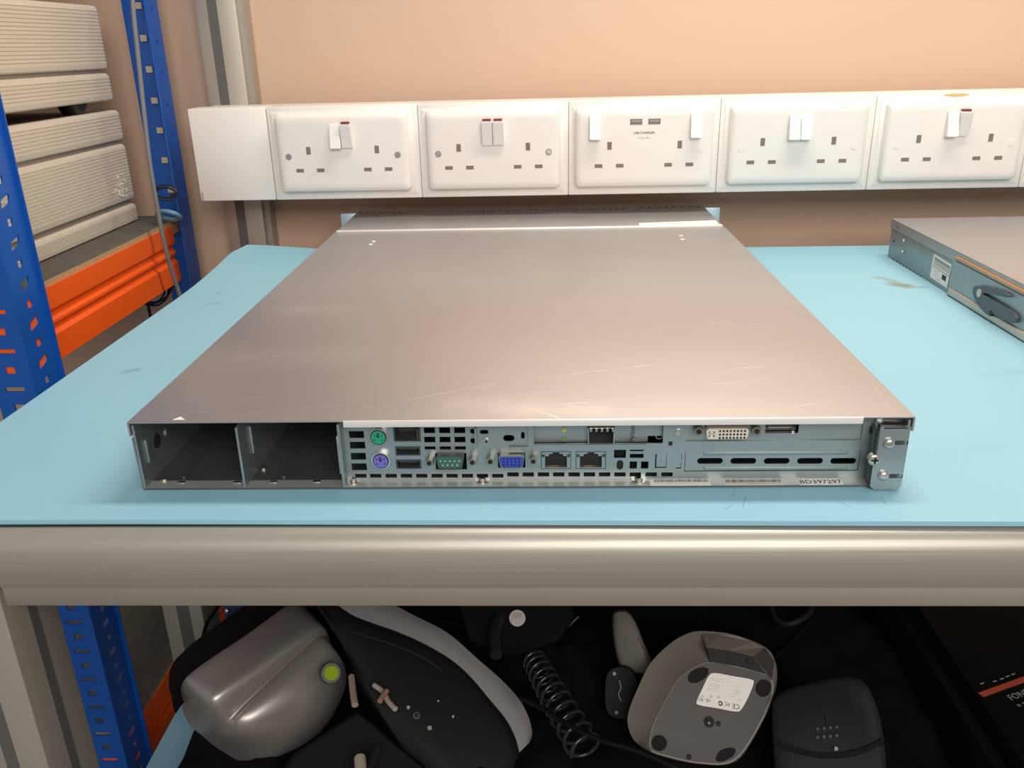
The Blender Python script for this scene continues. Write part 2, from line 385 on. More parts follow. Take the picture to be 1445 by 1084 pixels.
for i, (lab, kind, tl, scr) in enumerate(SOCK):
    xc = (edges[i]+edges[i+1])/2; zc = .1215; hw = .0795 if kind == 'pair' else .0815
    k = thing('wall_socket', lab, 'socket', (xc, TY, zc), 'double sockets along the trunking')
    yf = .6075
    bm = bmesh.new(); faceplate(bm, xc-hw, xc+hw, zc-.0465, zc+.0455, yf, TY-.0005)
    finish('faceplate', bm, white, k, True)
    for s in (-1, 1):
        ex = xc+s*.041; zo = 0 if kind == 'pair' else -.001
        for (dx, dz, w, h) in [(0, .0035, .0052, .0088), (-.0125, -.0195, .0090, .0042), (.0125, -.0195, .0090, .0042)]:
            bm = bmesh.new(); box(bm, ex+dx-w/2, ex+dx+w/2, yf-.0002, yf+.002, zc+dz+zo-h/2, zc+dz+zo+h/2)
            finish('pin_aperture', bm, open_shade, k, label='rectangular pin opening')
        bm = bmesh.new(); cyl(bm, (xc+s*.0655, yf+.001, zc-.003), (xc+s*.0655, yf-.0004, zc-.003), .0037)
        f = finish('screw' if scr else 'screw_cap', bm, lgrey if scr else white, k, True)
        if scr:
            bm = bmesh.new(); cyl(bm, (xc+s*.0655, yf, zc-.003), (xc+s*.0655, yf-.0007, zc-.003), .0026); finish('screw_head', bm, screwm, f, True)
    if kind == 'pair':
        for s, t in zip((-1, 1), tl): rocker(k, xc+s*.0066, zc+.0195, t, redtop=(t < 0))
    else:
        for s, t in zip((-1, 1), tl): rocker(k, xc+s*.0585, zc+.0240, t)
        for s in (-1, 1):
            bm = bmesh.new(); box(bm, xc+s*.0105-.0070, xc+s*.0105+.0070, yf-.0003, yf+.002, zc+.0260, zc+.0322)
            u = finish('usb_charging_port', bm, open_shade, k)
            B('contact_tongue', (xc+s*.0105-.0055, xc+s*.0105+.0055, yf-.0005, yf, zc+.0285, zc+.0312), lgrey, u)
        text('USB CHARGER', .0038, Matrix.Translation((xc-.001, yf-.0001, zc+.0165)) @ XZ, ink, k)
        text('2.1A / 5V', .0032, Matrix.Translation((xc-.001, yf-.0001, zc+.0108)) @ XZ, lgrey, k)
# stain on trunking
bm = bmesh.new()
prism(bm, [Vector((.713+.013*math.cos(a)*(1+.25*math.sin(3*a)), TY-.0004, z1t-.0015+.0016*math.sin(a))) for a in [k*math.pi/8 for k in range(16)]], (0, .0006, 0))
finish('brown_stain', bm, mat('amber_stain', (.62, .42, .16), 0, .5), tr)

# ------------------------------------------------------------ storage rack
rk = thing('storage_rack', 'blue and orange steel storage rack left of the workbench', 'rack', (-.5, .5, -.85))
def post(yA, yB, xo, front=True, xin=None):
    """L-shaped perforated post. front face at yA (normal -y) from xin to xo, side flange at x=xo from yA to yB"""
    zb, zt = -.85, .75; pitch = .0375; th = .0016
    pr = bmesh.new()
    holes = []; n = int((zt-zb)/pitch)
    cx = (xin+xo)/2
    for k in range(n):
        z = zb+.03+k*pitch
        if z > zt-.02: break
        holes.append((cx-.0045, cx+.0045, z-.0035, z+.0035))
        holes.append((cx-.009, cx+.009, z+pitch/2-.0022, z+pitch/2+.0022))
    yface = yA if front else yB
    if not front: holes = []
    p = gridplate('upright', xin, xo, zb, zt, holes, yface-(0 if front else th), th, blue, rk)
    # side flange: plane x = xo, local x -> +y
    h2 = []; cy = (yA+yB)/2
    for k in range(n):
        z = zb+.012+k*pitch
        if z > zt-.02: break
        if front:
            h2.append(rect(cy-.0035, cy+.0035, z-.0035, z+.0035))
            h2.append([(cy-.0075, z+pitch/2-.006), (cy+.006, z+pitch/2-.002), (cy+.0075, z+pitch/2+.006), (cy-.006, z+pitch/2+.002)])
        else:
            h2.append(rect(cy-.0025, cy+.0025, z-.0030, z+.0030))
    mw = Matrix(((0, 0, 1, xo-th/2), (1, 0, 0, 0), (0, 1, 0, 0), (0, 0, 0, 1)))
    holed('side_flange', rect(yA+(.0016 if front else 0), yB-(0 if front else .0016), zb, zt), h2, 0, th, blue, p, mw)
    if front:
        B('return_lip', (xo-.010, xo, yB-.0016, yB, zb, zt), blue, p)
        B('edge_lip', (xo, xo+.004, yB-.0016, yB, zb, zt), blue, p)
    return p
post(.290, .336, -.2385, True, -.276)
post(.664, .700, -.2350, False, -.279)
for ya, yb, fr in ((.29, .336, True), (.664, .70, False)):
    xo = -.80; post(ya, yb, xo, fr, xo-.04)
# beige clips seen through the far post slots
for k, (px, py) in enumerate([(195.5, 8), (203, 54), (211, 98), (218.5, 142), (226, 184), (233, 226), (241.5, 268)]):
    c_ = at(px, py, 1, .696)
    bm = bmesh.new(); box(bm, c_[0]-.0042, c_[0]+.0042, .6945, .6975, c_[2]-.0038, c_[2]+.0038, .0005); finish('clip', bm, mat('tan_clip', (.48, .42, .33), 0, .6) if k == 0 else bpy.data.materials['tan_clip'], rk)
def beam(x, ztop, h, y0=.33, y1=.660):
    bm = bmesh.new(); z = ztop
    pr = [(0, z), (0, z-.30*h), (-.004, z-.36*h), (-.004, z-.42*h), (-.0005, z-.46*h), (-.0005, z-.50*h), (-.004, z-.54*h), (-.004, z-.60*h), (0, z-.65*h), (0, z-h), (-.020, z-h), (-.020, z)]
    prism(bm, [Vector((x+a, y0, b)) for a, b in pr], (0, y1-y0, 0)); bmb = finish('beam', bm, orange, rk)
    if x < -.5: return bmb
    bm = bmesh.new(); box(bm, -.2409, -.2396, .2935, .334, ztop-h*1.05, ztop+.002); finish('beam_connector', bm, orange, bmb)
    bm = bmesh.new(); box(bm, -.272, -.241, .2918, .2930, ztop-h*1.05, ztop+.002); finish('beam_connector', bm, orange, bmb)
    return bmb
beam(-.2455, .028, .072)
beam(-.2455, -.497, .072)
beam(-.80, .028, .072); beam(-.80, -.497, .072)
def deck(zt):
    bm = bmesh.new(); box(bm, -.79, -.2475, .338, .70, zt-.018, zt-.0006); d = finish('shelf_board', bm, chip, rk)
    bm = bmesh.new(); box(bm, -.79, -.2478, .3385, .6995, zt-.0006, zt); finish('board_surface', bm, board, d, label='dark grey board surface')
deck(.0345); deck(-.4925)

# ribbed cases
CX = -.292
def zrow(px, py): return at(px, py, 0, CX)[2]
def ribbed_case(bands, y0, y1, label, zfeet=None, ztop=None):
    zb, zt = bands[-1][1], bands[0][0]
    k = thing('equipment_case', label, 'case', (CX-.15, (y0+y1)/2, zb if zfeet is None else zfeet), 'ribbed aluminium cases stacked on the rack')
    B('body', (CX-.34, CX-.006, y0+.004, y1-.004, zb+.001, zt-.001), case_gap, k)
    for (z1, z0) in bands:
        n = max(4, int((z1-z0-.010)/.0038)); h = z1-z0
        pts = [(CX-.012, z0), (CX-.003, z0), (CX-.0008, z0+.0015)]
        zz = z0+.006; st = (h-.012)/n
        for i in range(n):
            b_ = zz+i*st
            pts += [(CX, b_), (CX, b_+st*.60), (CX-.0011, b_+st*.68), (CX-.0011, b_+st*.92)]
        pts += [(CX, z1-.006), (CX-.0008, z1-.0025), (CX-.004, z1), (CX-.012, z1)]
        bm = bmesh.new(); prism(bm, [Vector((x, y0, z)) for x, z in pts], (0, y1-y0, 0))
        finish('ribbed_panel', bm, case_m, k)
    return k
zA = [zrow(168, 155), zrow(172, 197), zrow(175, 203), zrow(188, 280), zrow(190, 287), .0350]
caseA = ribbed_case([(zA[0], zA[1]), (zA[2], zA[3]), (zA[4], zA[5])], .345, at(178, 215, 0, CX)[1], 'pale ribbed aluminium case resting on the rack board, bottom of the stack')
zB = [zrow(137, 8), zrow(152, 97), zrow(155, 103), zrow(160, 141)]
yB_ = at(152, 97, 0, CX)[1]
caseB = ribbed_case([(zB[0], zB[1]), (zB[2], zB[3])], .345, yB_, 'pale ribbed aluminium case on black feet in the middle of the stack', zA[0])
zC = zB[0]+.006
ribbed_case([(zC+.08, zC)], .345, at(72, 2, 0, CX)[1], 'pale ribbed aluminium case topmost of the stack, only its lower edge showing', zB[0])
for y in (.40, at(128, 150, 0, CX)[1]):
    bm = bmesh.new(); cyl(bm, (CX-.022, y, zA[0]), (CX-.022, y, zB[3]+.0005), .012, .018, 20); finish('foot', bm, black, caseB, True)
for y in (.40, .5):
    bm = bmesh.new(); cyl(bm, (CX-.05, y, zB[0]), (CX-.05, y, zC+.0005), .014, .014, 20); finish('foot', bm, black, COL.objects[[o.name for o in COL.objects if o.name.startswith('equipment_case')][-1]], True)
# crinkled tape patch on lower case
bm = bmesh.new()
for q in range(26):
    c = at(172+random.uniform(-10, 9), 262+random.uniform(-18, 16), 0, CX+.0004); r_ = random.uniform(.0012, .003)
    prism(bm, [c+Vector((0, r_*math.cos(a)*random.uniform(.5, 1.3), r_*math.sin(a)*random.uniform(.5, 1.3))) for a in [j*1.047 for j in range(6)]], (random.uniform(.0002, .001), 0, 0))
finish('crinkled_tape', bm, mat('clear_tape', (.80, .76, .70), .1, .12), caseA, label='patch of shiny crinkled tape')

def wp(L_, axis, v): return [at(x, y, axis, v) for x, y in L_]
# hanging cable in front of far post
pts = [at(186, -40, 0, -.2285), at(187, 0, 0, -.2285), at(195, 80, 0, -.2285), at(204, 165, 0, -.2285), at(213, 240, 0, -.2285), at(222, 292, 0, -.2285), at(231, 340, 0, -.2285), at(243, 385, 0, -.2285), at(256, 425, 0, -.2275), at(262, 470, 0, -.228)]
c = tube('cable', pts, .0026, greycab); tag(c, 'thick grey cable hanging down past the orange rack beam', 'cable')
pts = wp([(180, 15), (186, 60), (196, 120), (200, 165)], 0, -.2345+.004)
loop = []
for k in range(14):
    a = k/14*2*math.pi; loop.append(at(238+16*math.cos(a), 304+5*math.sin(a)+3*math.cos(a), 1, .636+.012*math.sin(a)))
c = tube('cable_loop', loop, .0030, mat('pale_blue_cable', (.12, .24, .36), 0, .4), cyc=True); tag(c, 'short loop of pale blue cable lying at the foot of the far blue post', 'cable')
loop = []
for k in range(40):
    a = k/40*4*math.pi; loop.append(at(234+15*math.cos(a), 268+10*math.sin(a)+k*.2, 1, .630+.004*math.sin(a*.7)))
c = tube('cable_loop', loop, .0012, wirem); tag(c, 'thin black looped cable hanging on the far blue post', 'cable')
loop = []
for k in range(60):
    a = k/60*5*math.pi; loop.append(at(214+(24+5*math.sin(a*.37))*math.cos(a), 405+(24+4*math.cos(a*.6))*math.sin(a), 0, -.276+.004*math.sin(a*.5)))
c = tube('cable_loop', loop, .0013, wirem); tag(c, 'bundle of thin black cable loops hanging below the orange rack beam', 'cable')
c = tube('cable_loop', wp([(196, 400), (207, 425), (213, 450)], 0, -.268), .002, wirem); tag(c, 'short black cable end hanging below the orange rack beam', 'cable')

# ------------------------------------------------------------ main server
sv = thing('rack_server', 'long flat silver rack server with its ports facing the camera', 'server', (.2185, .33, 0))
SZ = .0437; SL = .665
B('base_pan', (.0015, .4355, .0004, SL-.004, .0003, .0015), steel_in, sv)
B('pan_lit_strip', (.0028, .4342, .0004, .0095, .0012, .00155), mat('lit_lip_steel', (.52, .52, .49), .6, .45), sv)  # pale strip added, reflection on the pan's front put into its colour
bm = bmesh.new(); box(bm, .0015, .0028, .0005, SL-.005, .0003, .0415); finish('side_wall', bm, steel, sv)
bm = bmesh.new(); box(bm, .4342, .4355, .0005, SL-.005, .0003, .0415); finish('side_wall', bm, steel, sv)
bm = bmesh.new(); box(bm, .0002, .0012, .0005, SL-.02, .0010, .0335); finish('outer_rail', bm, steel, sv)
B('front_panel', (.0015, .4355, SL-.006, SL-.003, .0003, .0415), darkm, sv)
bm = bmesh.new(); box(bm, -.0005, .4375, 0, .5255, SZ-.0010, SZ, .0004)
box(bm, -.0005, .0006, 0, .525, .0350, SZ-.0006); box(bm, .4364, .4375, 0, .525, .0350, SZ-.0006)
lid = finish('lid', bm, lid_m, sv, True)
xl0, xl1 = at(484, 596, 1, 0)[0], at(1218, 596, 1, 0)[0]
bm = bmesh.new(); box(bm, xl0, xl1, -.0006, .0006, SZ-.0040, SZ+.0001, .0005); finish('rear_lip', bm, bareedge, lid, True, 'bright folded rear lip')
bm = bmesh.new(); box(bm, .001, .4360, .5256, .5272, .0400, .0455, .0006); finish('seam_edge', bm, mat('seam_highlight', (.85, .82, .77), .2, .4), lid, True)  # whitish colour paints the light caught along the rounded seam
fc = B('front_cover', (-.0005, .4375, .5270, SL, SZ-.0020, SZ-.0006), lid_m, sv, .0004)
bm = bmesh.new()
def disc(bm, c, r, h=.0003, seg=10):
    cyl(bm, (c[0], c[1], c[2]-.0001), (c[0], c[1], c[2]+h), r, seg=seg)
for x0, x1, n, y_ in [(509, 574, 8, 301), (637, 728, 9, 299), (749, 880, 15, 296.5), (905, 985, 8, 293)]:
    for i in range(n):
        t = i/(n-1); disc(bm, at(x0+(x1-x0)*t, y_-(x1-x0)*t*.008+(0), 2, SZ-.0004), .0016)
finish('vent_holes', bm, hole, fc)
for x, y in [(598, 326.5), (733, 324.5), (640, 327)]:
    pass
bm = bmesh.new()
for x, y in [(598, 326.3), (733, 324.6)]:
    disc(bm, at(x, y, 2, SZ-.0005), .0022, .0008, 14)
finish('rivet', bm, bright, fc, True)
L_ = [at(901, 315, 2, SZ-.0005), at(1010, 311, 2, SZ-.0005), at(1019, 322.5, 2, SZ-.0005), at(905, 326, 2, SZ-.0005)]
bm = bmesh.new(); prism(bm, L_, (0, 0, .0002)); st = finish('sticker', bm, paper, fc, label='long white sticker')
text('-- --', .006, frame(at(922, 323, 2, SZ-.0002), (1, 0, 0), (0, 1, 0)), lgrey, st)
bm = bmesh.new()
for x, y in [(527, 341), (523, 345), (961, 333), (963, 338)]:
    disc(bm, at(x, y, 2, SZ), .0022, .0005, 14)
finish('chipped_spot', bm, paper, lid, label='bright worn spots')
bm = bmesh.new(); c = at(252, 591.5, 2, SZ); prism(bm, [c+Vector((-.003, -.001, 0)), c+Vector((.004, -.001, 0)), c+Vector((0, .003, 0))], (0, 0, .0002))
finish('chip_mark', bm, paper, lid)
earm = mat('ear_steel', (.44, .60, .64), .4, .45)
for x0, x1 in ((-.0215, -.001), (.438, .4575)):
    bm = bmesh.new(); box(bm, x0, x1, SL-.017, SL-.014, .002, .0425, .0012); finish('rack_ear', bm, earm, sv, True)

# --- bays
PY = .0085
bays = [(.0028, .0605), (.0622, .1185)]
bm = bmesh.new(); box(bm, .0605, .0618, .0006, .30, .0015, .0395); box(bm, .0605, .0655, .25, .30, .0395, .0403)
dv = finish('bay_divider', bm, steel, sv)
bm = bmesh.new(); box(bm, .0028, .1190, .298, .30, .0015, .042); finish('bay_backplane', bm, pcb, sv)
bm = bmesh.new(); box(bm, .1185, .1200, .0006, .30, .0015, .0410); finish('bay_side_wall', bm, steel, sv)
bm = bmesh.new(); box(bm, .1175, .1187, .0003, .0040, .010, .034, .0004); finish('spring_tab', bm, steel, dv, True)
# raised rail in each bay floor + bright blocks added for light caught by floor slots
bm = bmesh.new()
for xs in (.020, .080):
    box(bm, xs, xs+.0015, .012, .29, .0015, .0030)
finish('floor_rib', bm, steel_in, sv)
bm = bmesh.new()
for (px, py) in [(256, 681), (335, 681), (386, 680.5), (447, 680)]:
    c = at(px, py, 2, .0016); box(bm, c[0]-.0022, c[0]+.0022, c[1]-.0012, c[1]+.0012, .0015, .0022, .0004)
finish('slot_glint', bm, bright, sv, True, 'bright blocks standing for light caught by the bay floor slots')
bm = bmesh.new()
for (px, py) in [(232, 677), (372, 661)]:
    c = at(px, py, 2, .0016); cyl(bm, (c[0], c[1], .0015), (c[0], c[1], .0026), .0022)
finish('rivet', bm, screwm, sv, True)
# stamped bars on left walls of bays
for X, (xa, ya, xb, yb) in ((.0028, (205, 622, 212, 653)), (.0618, (352, 602, 358, 640))):
    a = at(xa, ya, 0, X); b = at(xb, yb, 0, X)
    bm = bmesh.new(); box(bm, X-.0001, X+.0014, a[1]-.0022, a[1]+.0022, min(b[2], a[2])+.001, max(a[2], b[2])+.001, .0006); finish('stamped_rib', bm, steel, sv, True)
bm = bmesh.new(); c = at(221, 622, 0, .0028); cyl(bm, (.0028, c[1], c[2]), (.0033, c[1], c[2]), .0045); finish('wall_hole', bm, hole, sv)
bm = bmesh.new(); c = at(234, 610, 0, .0028); cyl(bm, (.0028, c[1], c[2]), (.0040, c[1], c[2]), .0030, .002); finish('rivet', bm, steel, sv)

# --- rear IO panel
Ao, As = (470, 580), 5.78; Bo, Bs = (670, 580), 5.1607; Co, Cs = (900, 580), 3.6125; Do, Ds = (860, 580), 9.8545
def q(o, s, x, y, Y=PY):
    p = at(o[0]+x/s, o[1]+y/s, 1, Y); return p[0], p[2]
def rq(o, s, x0, y0, x1, y1, Y=PY):
    a = q(o, s, x0, y0, Y); b = q(o, s, x1, y1, Y); c_ = q(o, s, x0, y1, Y); d = q(o, s, x1, y0, Y)
    return rect((a[0]+c_[0])/2, (b[0]+d[0])/2, (b[1]+c_[1])/2, (a[1]+d[1])/2)
PT = .0408
holes = []
for x, y0, x1, y1 in [(130, 165, 252, 222), (137, 252, 262, 308), (146, 342, 268, 398), (152, 428, 275, 484), (125, 96, 245, 128)]:
    holes.append(rq(Ao, As, x, y0, x1, y1))
def circ(o, s, x, y, r, Y=PY, n=20):
    c = q(o, s, x, y, Y); R_ = r/s/2.45*.001
    return [(c[0]+R_*math.cos(2*math.pi*k/n), c[1]+R_*math.sin(2*math.pi*k/n)) for k in range(n)]
holes.append(circ(Ao, As, 372, 212, 76)); holes.append(circ(Ao, As, 390, 405, 76))
holes.append(rq(Ao, As, 492, 118, 712, 250))
holes.append(rq(Ao, As, 508, 290, 713, 364)); holes.append(rq(Ao, As, 514, 397, 719, 472))
for y0, y1, dx in ((135, 182, 0), (211, 257, 3), (289, 316, 6)):
    for x in (741, 865, 987): holes.append(rq(Ao, As, x+dx, y0, x+90+dx, y1))
def hx(o, s, x, y, w, h):  # obround hole centre+size in crop pixels
    c = q(o, s, x, y); a = q(o, s, x-w/2, y); b = q(o, s, x+w/2, y); d = q(o, s, x, y+h/2); e = q(o, s, x, y-h/2)
    return obround(c[0], c[1], b[0]-a[0], e[1]-d[1])
holes.append(hx(Ao, As, 1138, 166, 40, 44)); holes.append(hx(Ao, As, 1140, 243, 40, 44))
holes.append(hx(Ao, As, 1232, 172, 70, 34))
holes.append(hx(Bo, Bs, 248, 198, 82, 46)); holes.append(hx(Bo, Bs, 248, 97, 80, 34))
# bottom row of vent slots
k = 0; x = 180/As+470
sx0 = [180, 302, 428, 552, 677, 802, 925, 1050, 1172, 1297]
for xx in sx0: holes.append(rq(Ao, As, xx, 514, xx+92, 545))
for xx in [126, 237, 348, 459, 570, 682, 793, 904, 1016, 1128, 1243, 1358]: 
    if xx > 200: holes.append(rq(Bo, Bs, xx, 448, xx+83, 478))
# connectors
holes.append(rq(Ao, As, 835, 345, 1090, 478)); holes.append(rq(Bo, Bs, 168, 305, 368, 413))
holes.append(rq(Bo, Bs, 482, 295, 700, 423)); holes.append(rq(Bo, Bs, 735, 295, 955, 423))
# small things right of the ethernet ports
holes.append(rq(Do, Ds, 64, 505, 230, 655)); holes.append(rq(Do, Ds, 283, 505, 478, 562)); holes.append(rq(Do, Ds, 283, 597, 476, 655))
c0 = q(Do, Ds, 145, 750); holes.append(obround(c0[0], c0[1], .0038, .0060))
holes.append(rq(Do, Ds, 280, 703, 382, 803)); holes.append(rq(Do, Ds, 438, 703, 542, 803))
# expansion windows
w1 = rq(Bo, Bs, 430, 95, 1372, 238); w1 = rect(w1[0][0], w1[1][0], w1[0][1], PT-.0004); holes.append(w1)
w2 = rq(Co, Cs, 245, 60, 1145, 153); w2 = rect(w2[0][0], w2[1][0], w2[0][1], PT-.0004); holes.append(w2)
# blank slot cover opening slots
x0p = .1195; x1p = q(Co, Cs, 1165, 300)[0]
for xx in (368, 538, 708, 878, 1047): holes.append(hx(Co, Cs, xx, 255, 131, 30))
holes.append(hx(Bo, Bs, 350, 178, 26, 50))
clean = []
for h in holes:                     # drop what would overlap something already cut
    bx = (min(p[0] for p in h), max(p[0] for p in h), min(p[1] for p in h), max(p[1] for p in h))
    if bx[2] < .0021 or bx[3] > PT-.0002:
        h = [(p[0], min(max(p[1], .0021), PT-.0003)) for p in h]
    bad = False
    for g in clean:
        gx = (min(p[0] for p in g), max(p[0] for p in g), min(p[1] for p in g), max(p[1] for p in g))
        if bx[0] < gx[1] and bx[1] > gx[0] and bx[2] < gx[3] and bx[3] > gx[2]: bad = True; print('overlap hole', [round(v, 4) for v in bx])
    if not bad: clean.append(h)
panel = holed('rear_panel', rect(x0p, x1p, .0016, PT), clean, PY, .0008, steel, sv, label='perforated steel port panel')
# ledge screws
for (o_, s_, x, y) in ((Ao, As, 165, 556), (Ao, As, 1218, 549), (Bo, Bs, 1195, 490)):
    c = at(o_[0]+x/s_, o_[1]+y/s_, 2, .003)
    bm = bmesh.new(); cyl(bm, (c[0], c[1], .0015), (c[0], c[1], .0036), .0024, .0019, 20); cyl(bm, (c[0], c[1], .0015), (c[0], c[1], .0019), .0042)
    s1 = finish('screw', bm, screwm, sv, True)
    bm = bmesh.new(); box(bm, c[0]-.0012, c[0]+.0012, c[1]-.0003, c[1]+.0003, .0034, .0037); box(bm, c[0]-.0003, c[0]+.0003, c[1]-.0012, c[1]+.0012, .0034, .0037); finish('screw_slot', bm, hole, s1)
# round PS/2 ports
for (x, y, m_) in ((372, 208, green), (392, 401, purple)):
    cx, cz = q(Ao, As, x, y, PY-.0015)
    bm = bmesh.new()
    for r_, ya, yb in ((.00535, PY-.0028, PY+.004),):
        cyl(bm, (cx, ya, cz), (cx, yb, cz), r_, seg=32)
    sh = finish('round_port', bm, bright, sv, True)
    bm = bmesh.new(); cyl(bm, (cx, PY-.0031, cz), (cx, PY, cz), .0047, seg=32); finish('shell', bm, black, sh, True)
    bm = bmesh.new(); cyl(bm, (cx, PY-.0034, cz), (cx, PY, cz), .0041, seg=32); finish('insert', bm, m_, sh, True, 'coloured plastic insert')
    bm = bmesh.new()
    for a in (35, 80, 100, 145, 215, 325):
        cyl(bm, (cx+.0026*math.cos(math.radians(a)), PY-.0036, cz+.0026*math.sin(math.radians(a))), (cx+.0026*math.cos(math.radians(a)), PY, cz+.0026*math.sin(math.radians(a))), .0004, seg=10)
    box(bm, cx-.0007, cx+.0007, PY-.0036, PY, cz+.0002, cz+.0018); finish('pin_holes', bm, hole, sh)
# top network jack
def jack(x0, x1, z0, z1, name, notch=True):
    bm = bmesh.new(); w = .0007
    box(bm, x0+.0001, x0+w, PY-.0006, PY+.012, z0+.0001, z1-.0001); box(bm, x1-w, x1-.0001, PY-.0006, PY+.012, z0+.0001, z1-.0001)
    box(bm, x0+w, x1-w, PY-.0006, PY+.012, z0+.0001, z0+w); box(bm, x0+w, x1-w, PY-.0006, PY+.012, z1-w, z1-.0001); box(bm, x0, x1, PY+.012, PY+.013, z0, z1)
    return finish(name, bm, darkm, sv)  # dark metal colour stands for the shade inside the port
h = rq(Ao, As, 494, 120, 710, 248); nj = jack(h[0][0], h[1][0], h[0][1], h[2][1], 'network_port', False)
bm = bmesh.new()
for i in range(8):
    xx = h[1][0]-.0014-.0; zz = h[0][1]+.0012+i*.0008
    box(bm, xx-.0004, xx, PY, PY+.004, zz, zz+.0005)
finish('contacts', bm, gold, nj)
for (a_, b_, c_, d_) in ((510, 292, 711, 362), (516, 399, 717, 470)):
    h = rq(Ao, As, a_, b_, c_, d_); u = jack(h[0][0], h[1][0], h[0][1], h[2][1], 'usb_port', True)
    zc_ = (h[0][1]+h[2][1])/2
    B('contact_tongue', (h[0][0]+.0018, h[1][0]-.0018, PY+.001, PY+.012, zc_+.0001, zc_+.0014), black, u)
def hexpost(o_, s_, x, y, parent, Y=PY, L=.006, m_=nickel):
    cx, cz = q(o_, s_, x, y+22, Y-L)
    bm = bmesh.new(); cyl(bm, (cx, Y-L, cz), (cx, Y+.001, cz), .0026, seg=6); h = finish('hex_standoff', bm, m_, parent)
    bm = bmesh.new(); cyl(bm, (cx, Y-L-.0002, cz), (cx, Y-L+.001, cz), .0014, seg=16); finish('thread_hole', bm, hole, h); return h
def dsub(x0, x1, z0, z1, body, shellm, name, rows, pin_m, Y=PY, L=.0055, label=None):
    """trapezoid connector"""
    bm = bmesh.new(); s = (x1-x0)*.07
    def trap(ins):
        return [(x0+ins*.8, z1-ins-.0012), (x0+ins+.0012, z1-ins), (x1-ins-.0012, z1-ins), (x1-ins*.8, z1-ins-.0012), (x1-s-ins, z0+ins+.0012), (x1-s-ins-.0012, z0+ins), (x0+s+ins+.0012, z0+ins), (x0+s+ins, z0+ins+.0012)]
    a = trap(0); i_ = trap(.0005)
    A1 = [bm.verts.new((x, Y-L, z)) for x, z in a]; A2 = [bm.verts.new((x, Y+.001, z)) for x, z in a]; I1 = [bm.verts.new((x, Y-L, z)) for x, z in i_]; I2 = [bm.verts.new((x, Y-.0005, z)) for x, z in i_]
    n = 8
    for k in range(n):
        j = (k+1) % n; bm.faces.new((A1[k], A1[j], A2[j], A2[k])); bm.faces.new((A1[j], A1[k], I1[k], I1[j])); bm.faces.new((I1[j], I1[k], I2[k], I2[j]))
    sh = finish(name, bm, shellm, sv, label=label)
    bm = bmesh.new(); prism(bm, [Vector((x, Y-L+.0005, z)) for x, z in trap(.0006)], (0, L, 0)); finish('insert', bm, body, sh)
    bm = bmesh.new(); zc_ = (z0+z1)/2; xc_ = (x0+x1)/2
    for (n_, dz, sp) in rows:
        for k in range(n_):
            xx = xc_+(k-(n_-1)/2)*sp; cyl(bm, (xx, Y-L-.0001, zc_+dz), (xx, Y-L+.002, zc_+dz), .00045 if sp < .0025 else .0005, seg=8)
    finish('pins', bm, pin_m, sh); return sh
h = rq(Ao, As, 838, 372, 1068, 480, PY-.0055)
d9 = dsub(h[0][0], h[1][0], h[0][1], h[2][1], dgreen, darkm, 'serial_port', [(5, .0013, .0027), (4, -.0013, .0027)], bright)
hexpost(Ao, As, 783, 405, d9); hexpost(Ao, As, 1135, 400, d9)
h = rq(Bo, Bs, 172, 330, 362, 418, PY-.0055)
vg = dsub(h[0][0], h[1][0], h[0][1], h[2][1], bluep, shellm_, 'vga_port', [(5, .0019, .0022), (5, 0, .0022), (5, -.0019, .0022)], hole)
hexpost(Bo, Bs, 112, 350, vg); hexpost(Bo, Bs, 425, 347, vg)
# flange under each D connector
for hh in (rq(Ao, As, 740, 395, 1185, 465), rq(Bo, Bs, 75, 345, 455, 405)):
    pass
# two ethernet jacks
for xa, xb in ((484, 699), (737, 953)):
    h = rq(Bo, Bs, xa, 297, xb, 421); x0, x1, z0, z1 = h[0][0], h[1][0], h[0][1], h[2][1]; w = x1-x0; hh = z1-z0
    outer = rect(x0+.0002, x1-.0002, z0+.0002, z1-.0002)
    inner = [(x0+.13*w, z0+.02*hh+.0006), (x0+.87*w, z0+.02*hh+.0006), (x0+.87*w, z0+.74*hh), (x0+.74*w, z0+.74*hh), (x0+.74*w, z0+.87*hh), (x0+.62*w, z0+.87*hh), (x0+.62*w, z0+.96*hh), (x0+.38*w, z0+.96*hh), (x0+.38*w, z0+.87*hh), (x0+.26*w, z0+.87*hh), (x0+.26*w, z0+.74*hh), (x0+.13*w, z0+.74*hh)]
    e_ = holed('ethernet_port', outer, [inner], PY, .0022, steel, sv)
    B('jack_shade', (x0+.1*w, x1-.1*w, PY+.0024, PY+.011, z0+.0003, z1-.0003), hole, e_)  # black block added for the deep shade in the jack
    bm = bmesh.new(); box(bm, x0+.0004, x0+.0020, PY-.0003, PY+.001, z1-.0034, z1-.0016); box(bm, x1-.0020, x1-.0004, PY-.0003, PY+.001, z1-.0034, z1-.0016); finish('status_lights', bm, pcb, e_)
    bm = bmesh.new()
    for k in range(8): box(bm, x0+.22*w+k*.07*w, x0+.22*w+k*.07*w+.0003, PY+.0016, PY+.0024, z0+.0010, z0+.0014)
    finish('contacts', bm, gold, e_)
# tab plate beside half round holes
h = rq(Ao, As, 1160, 118, 1215, 300); B('hanging_tab', (h[0][0], h[0][0]+.0010, PY-.0040, PY, h[0][1]+.001, h[2][1]), steel, panel)
cx, cz = q(Ao, As, 1250, 247); bm = bmesh.new(); cyl(bm, (cx, PY-.0008, cz), (cx, PY+.001, cz), .0018); rr = finish('rivet', bm, bright, panel, True)
bm = bmesh.new(); cyl(bm, (cx, PY-.0009, cz), (cx, PY, cz), .0008); finish('rivet_hole', bm, hole, rr)
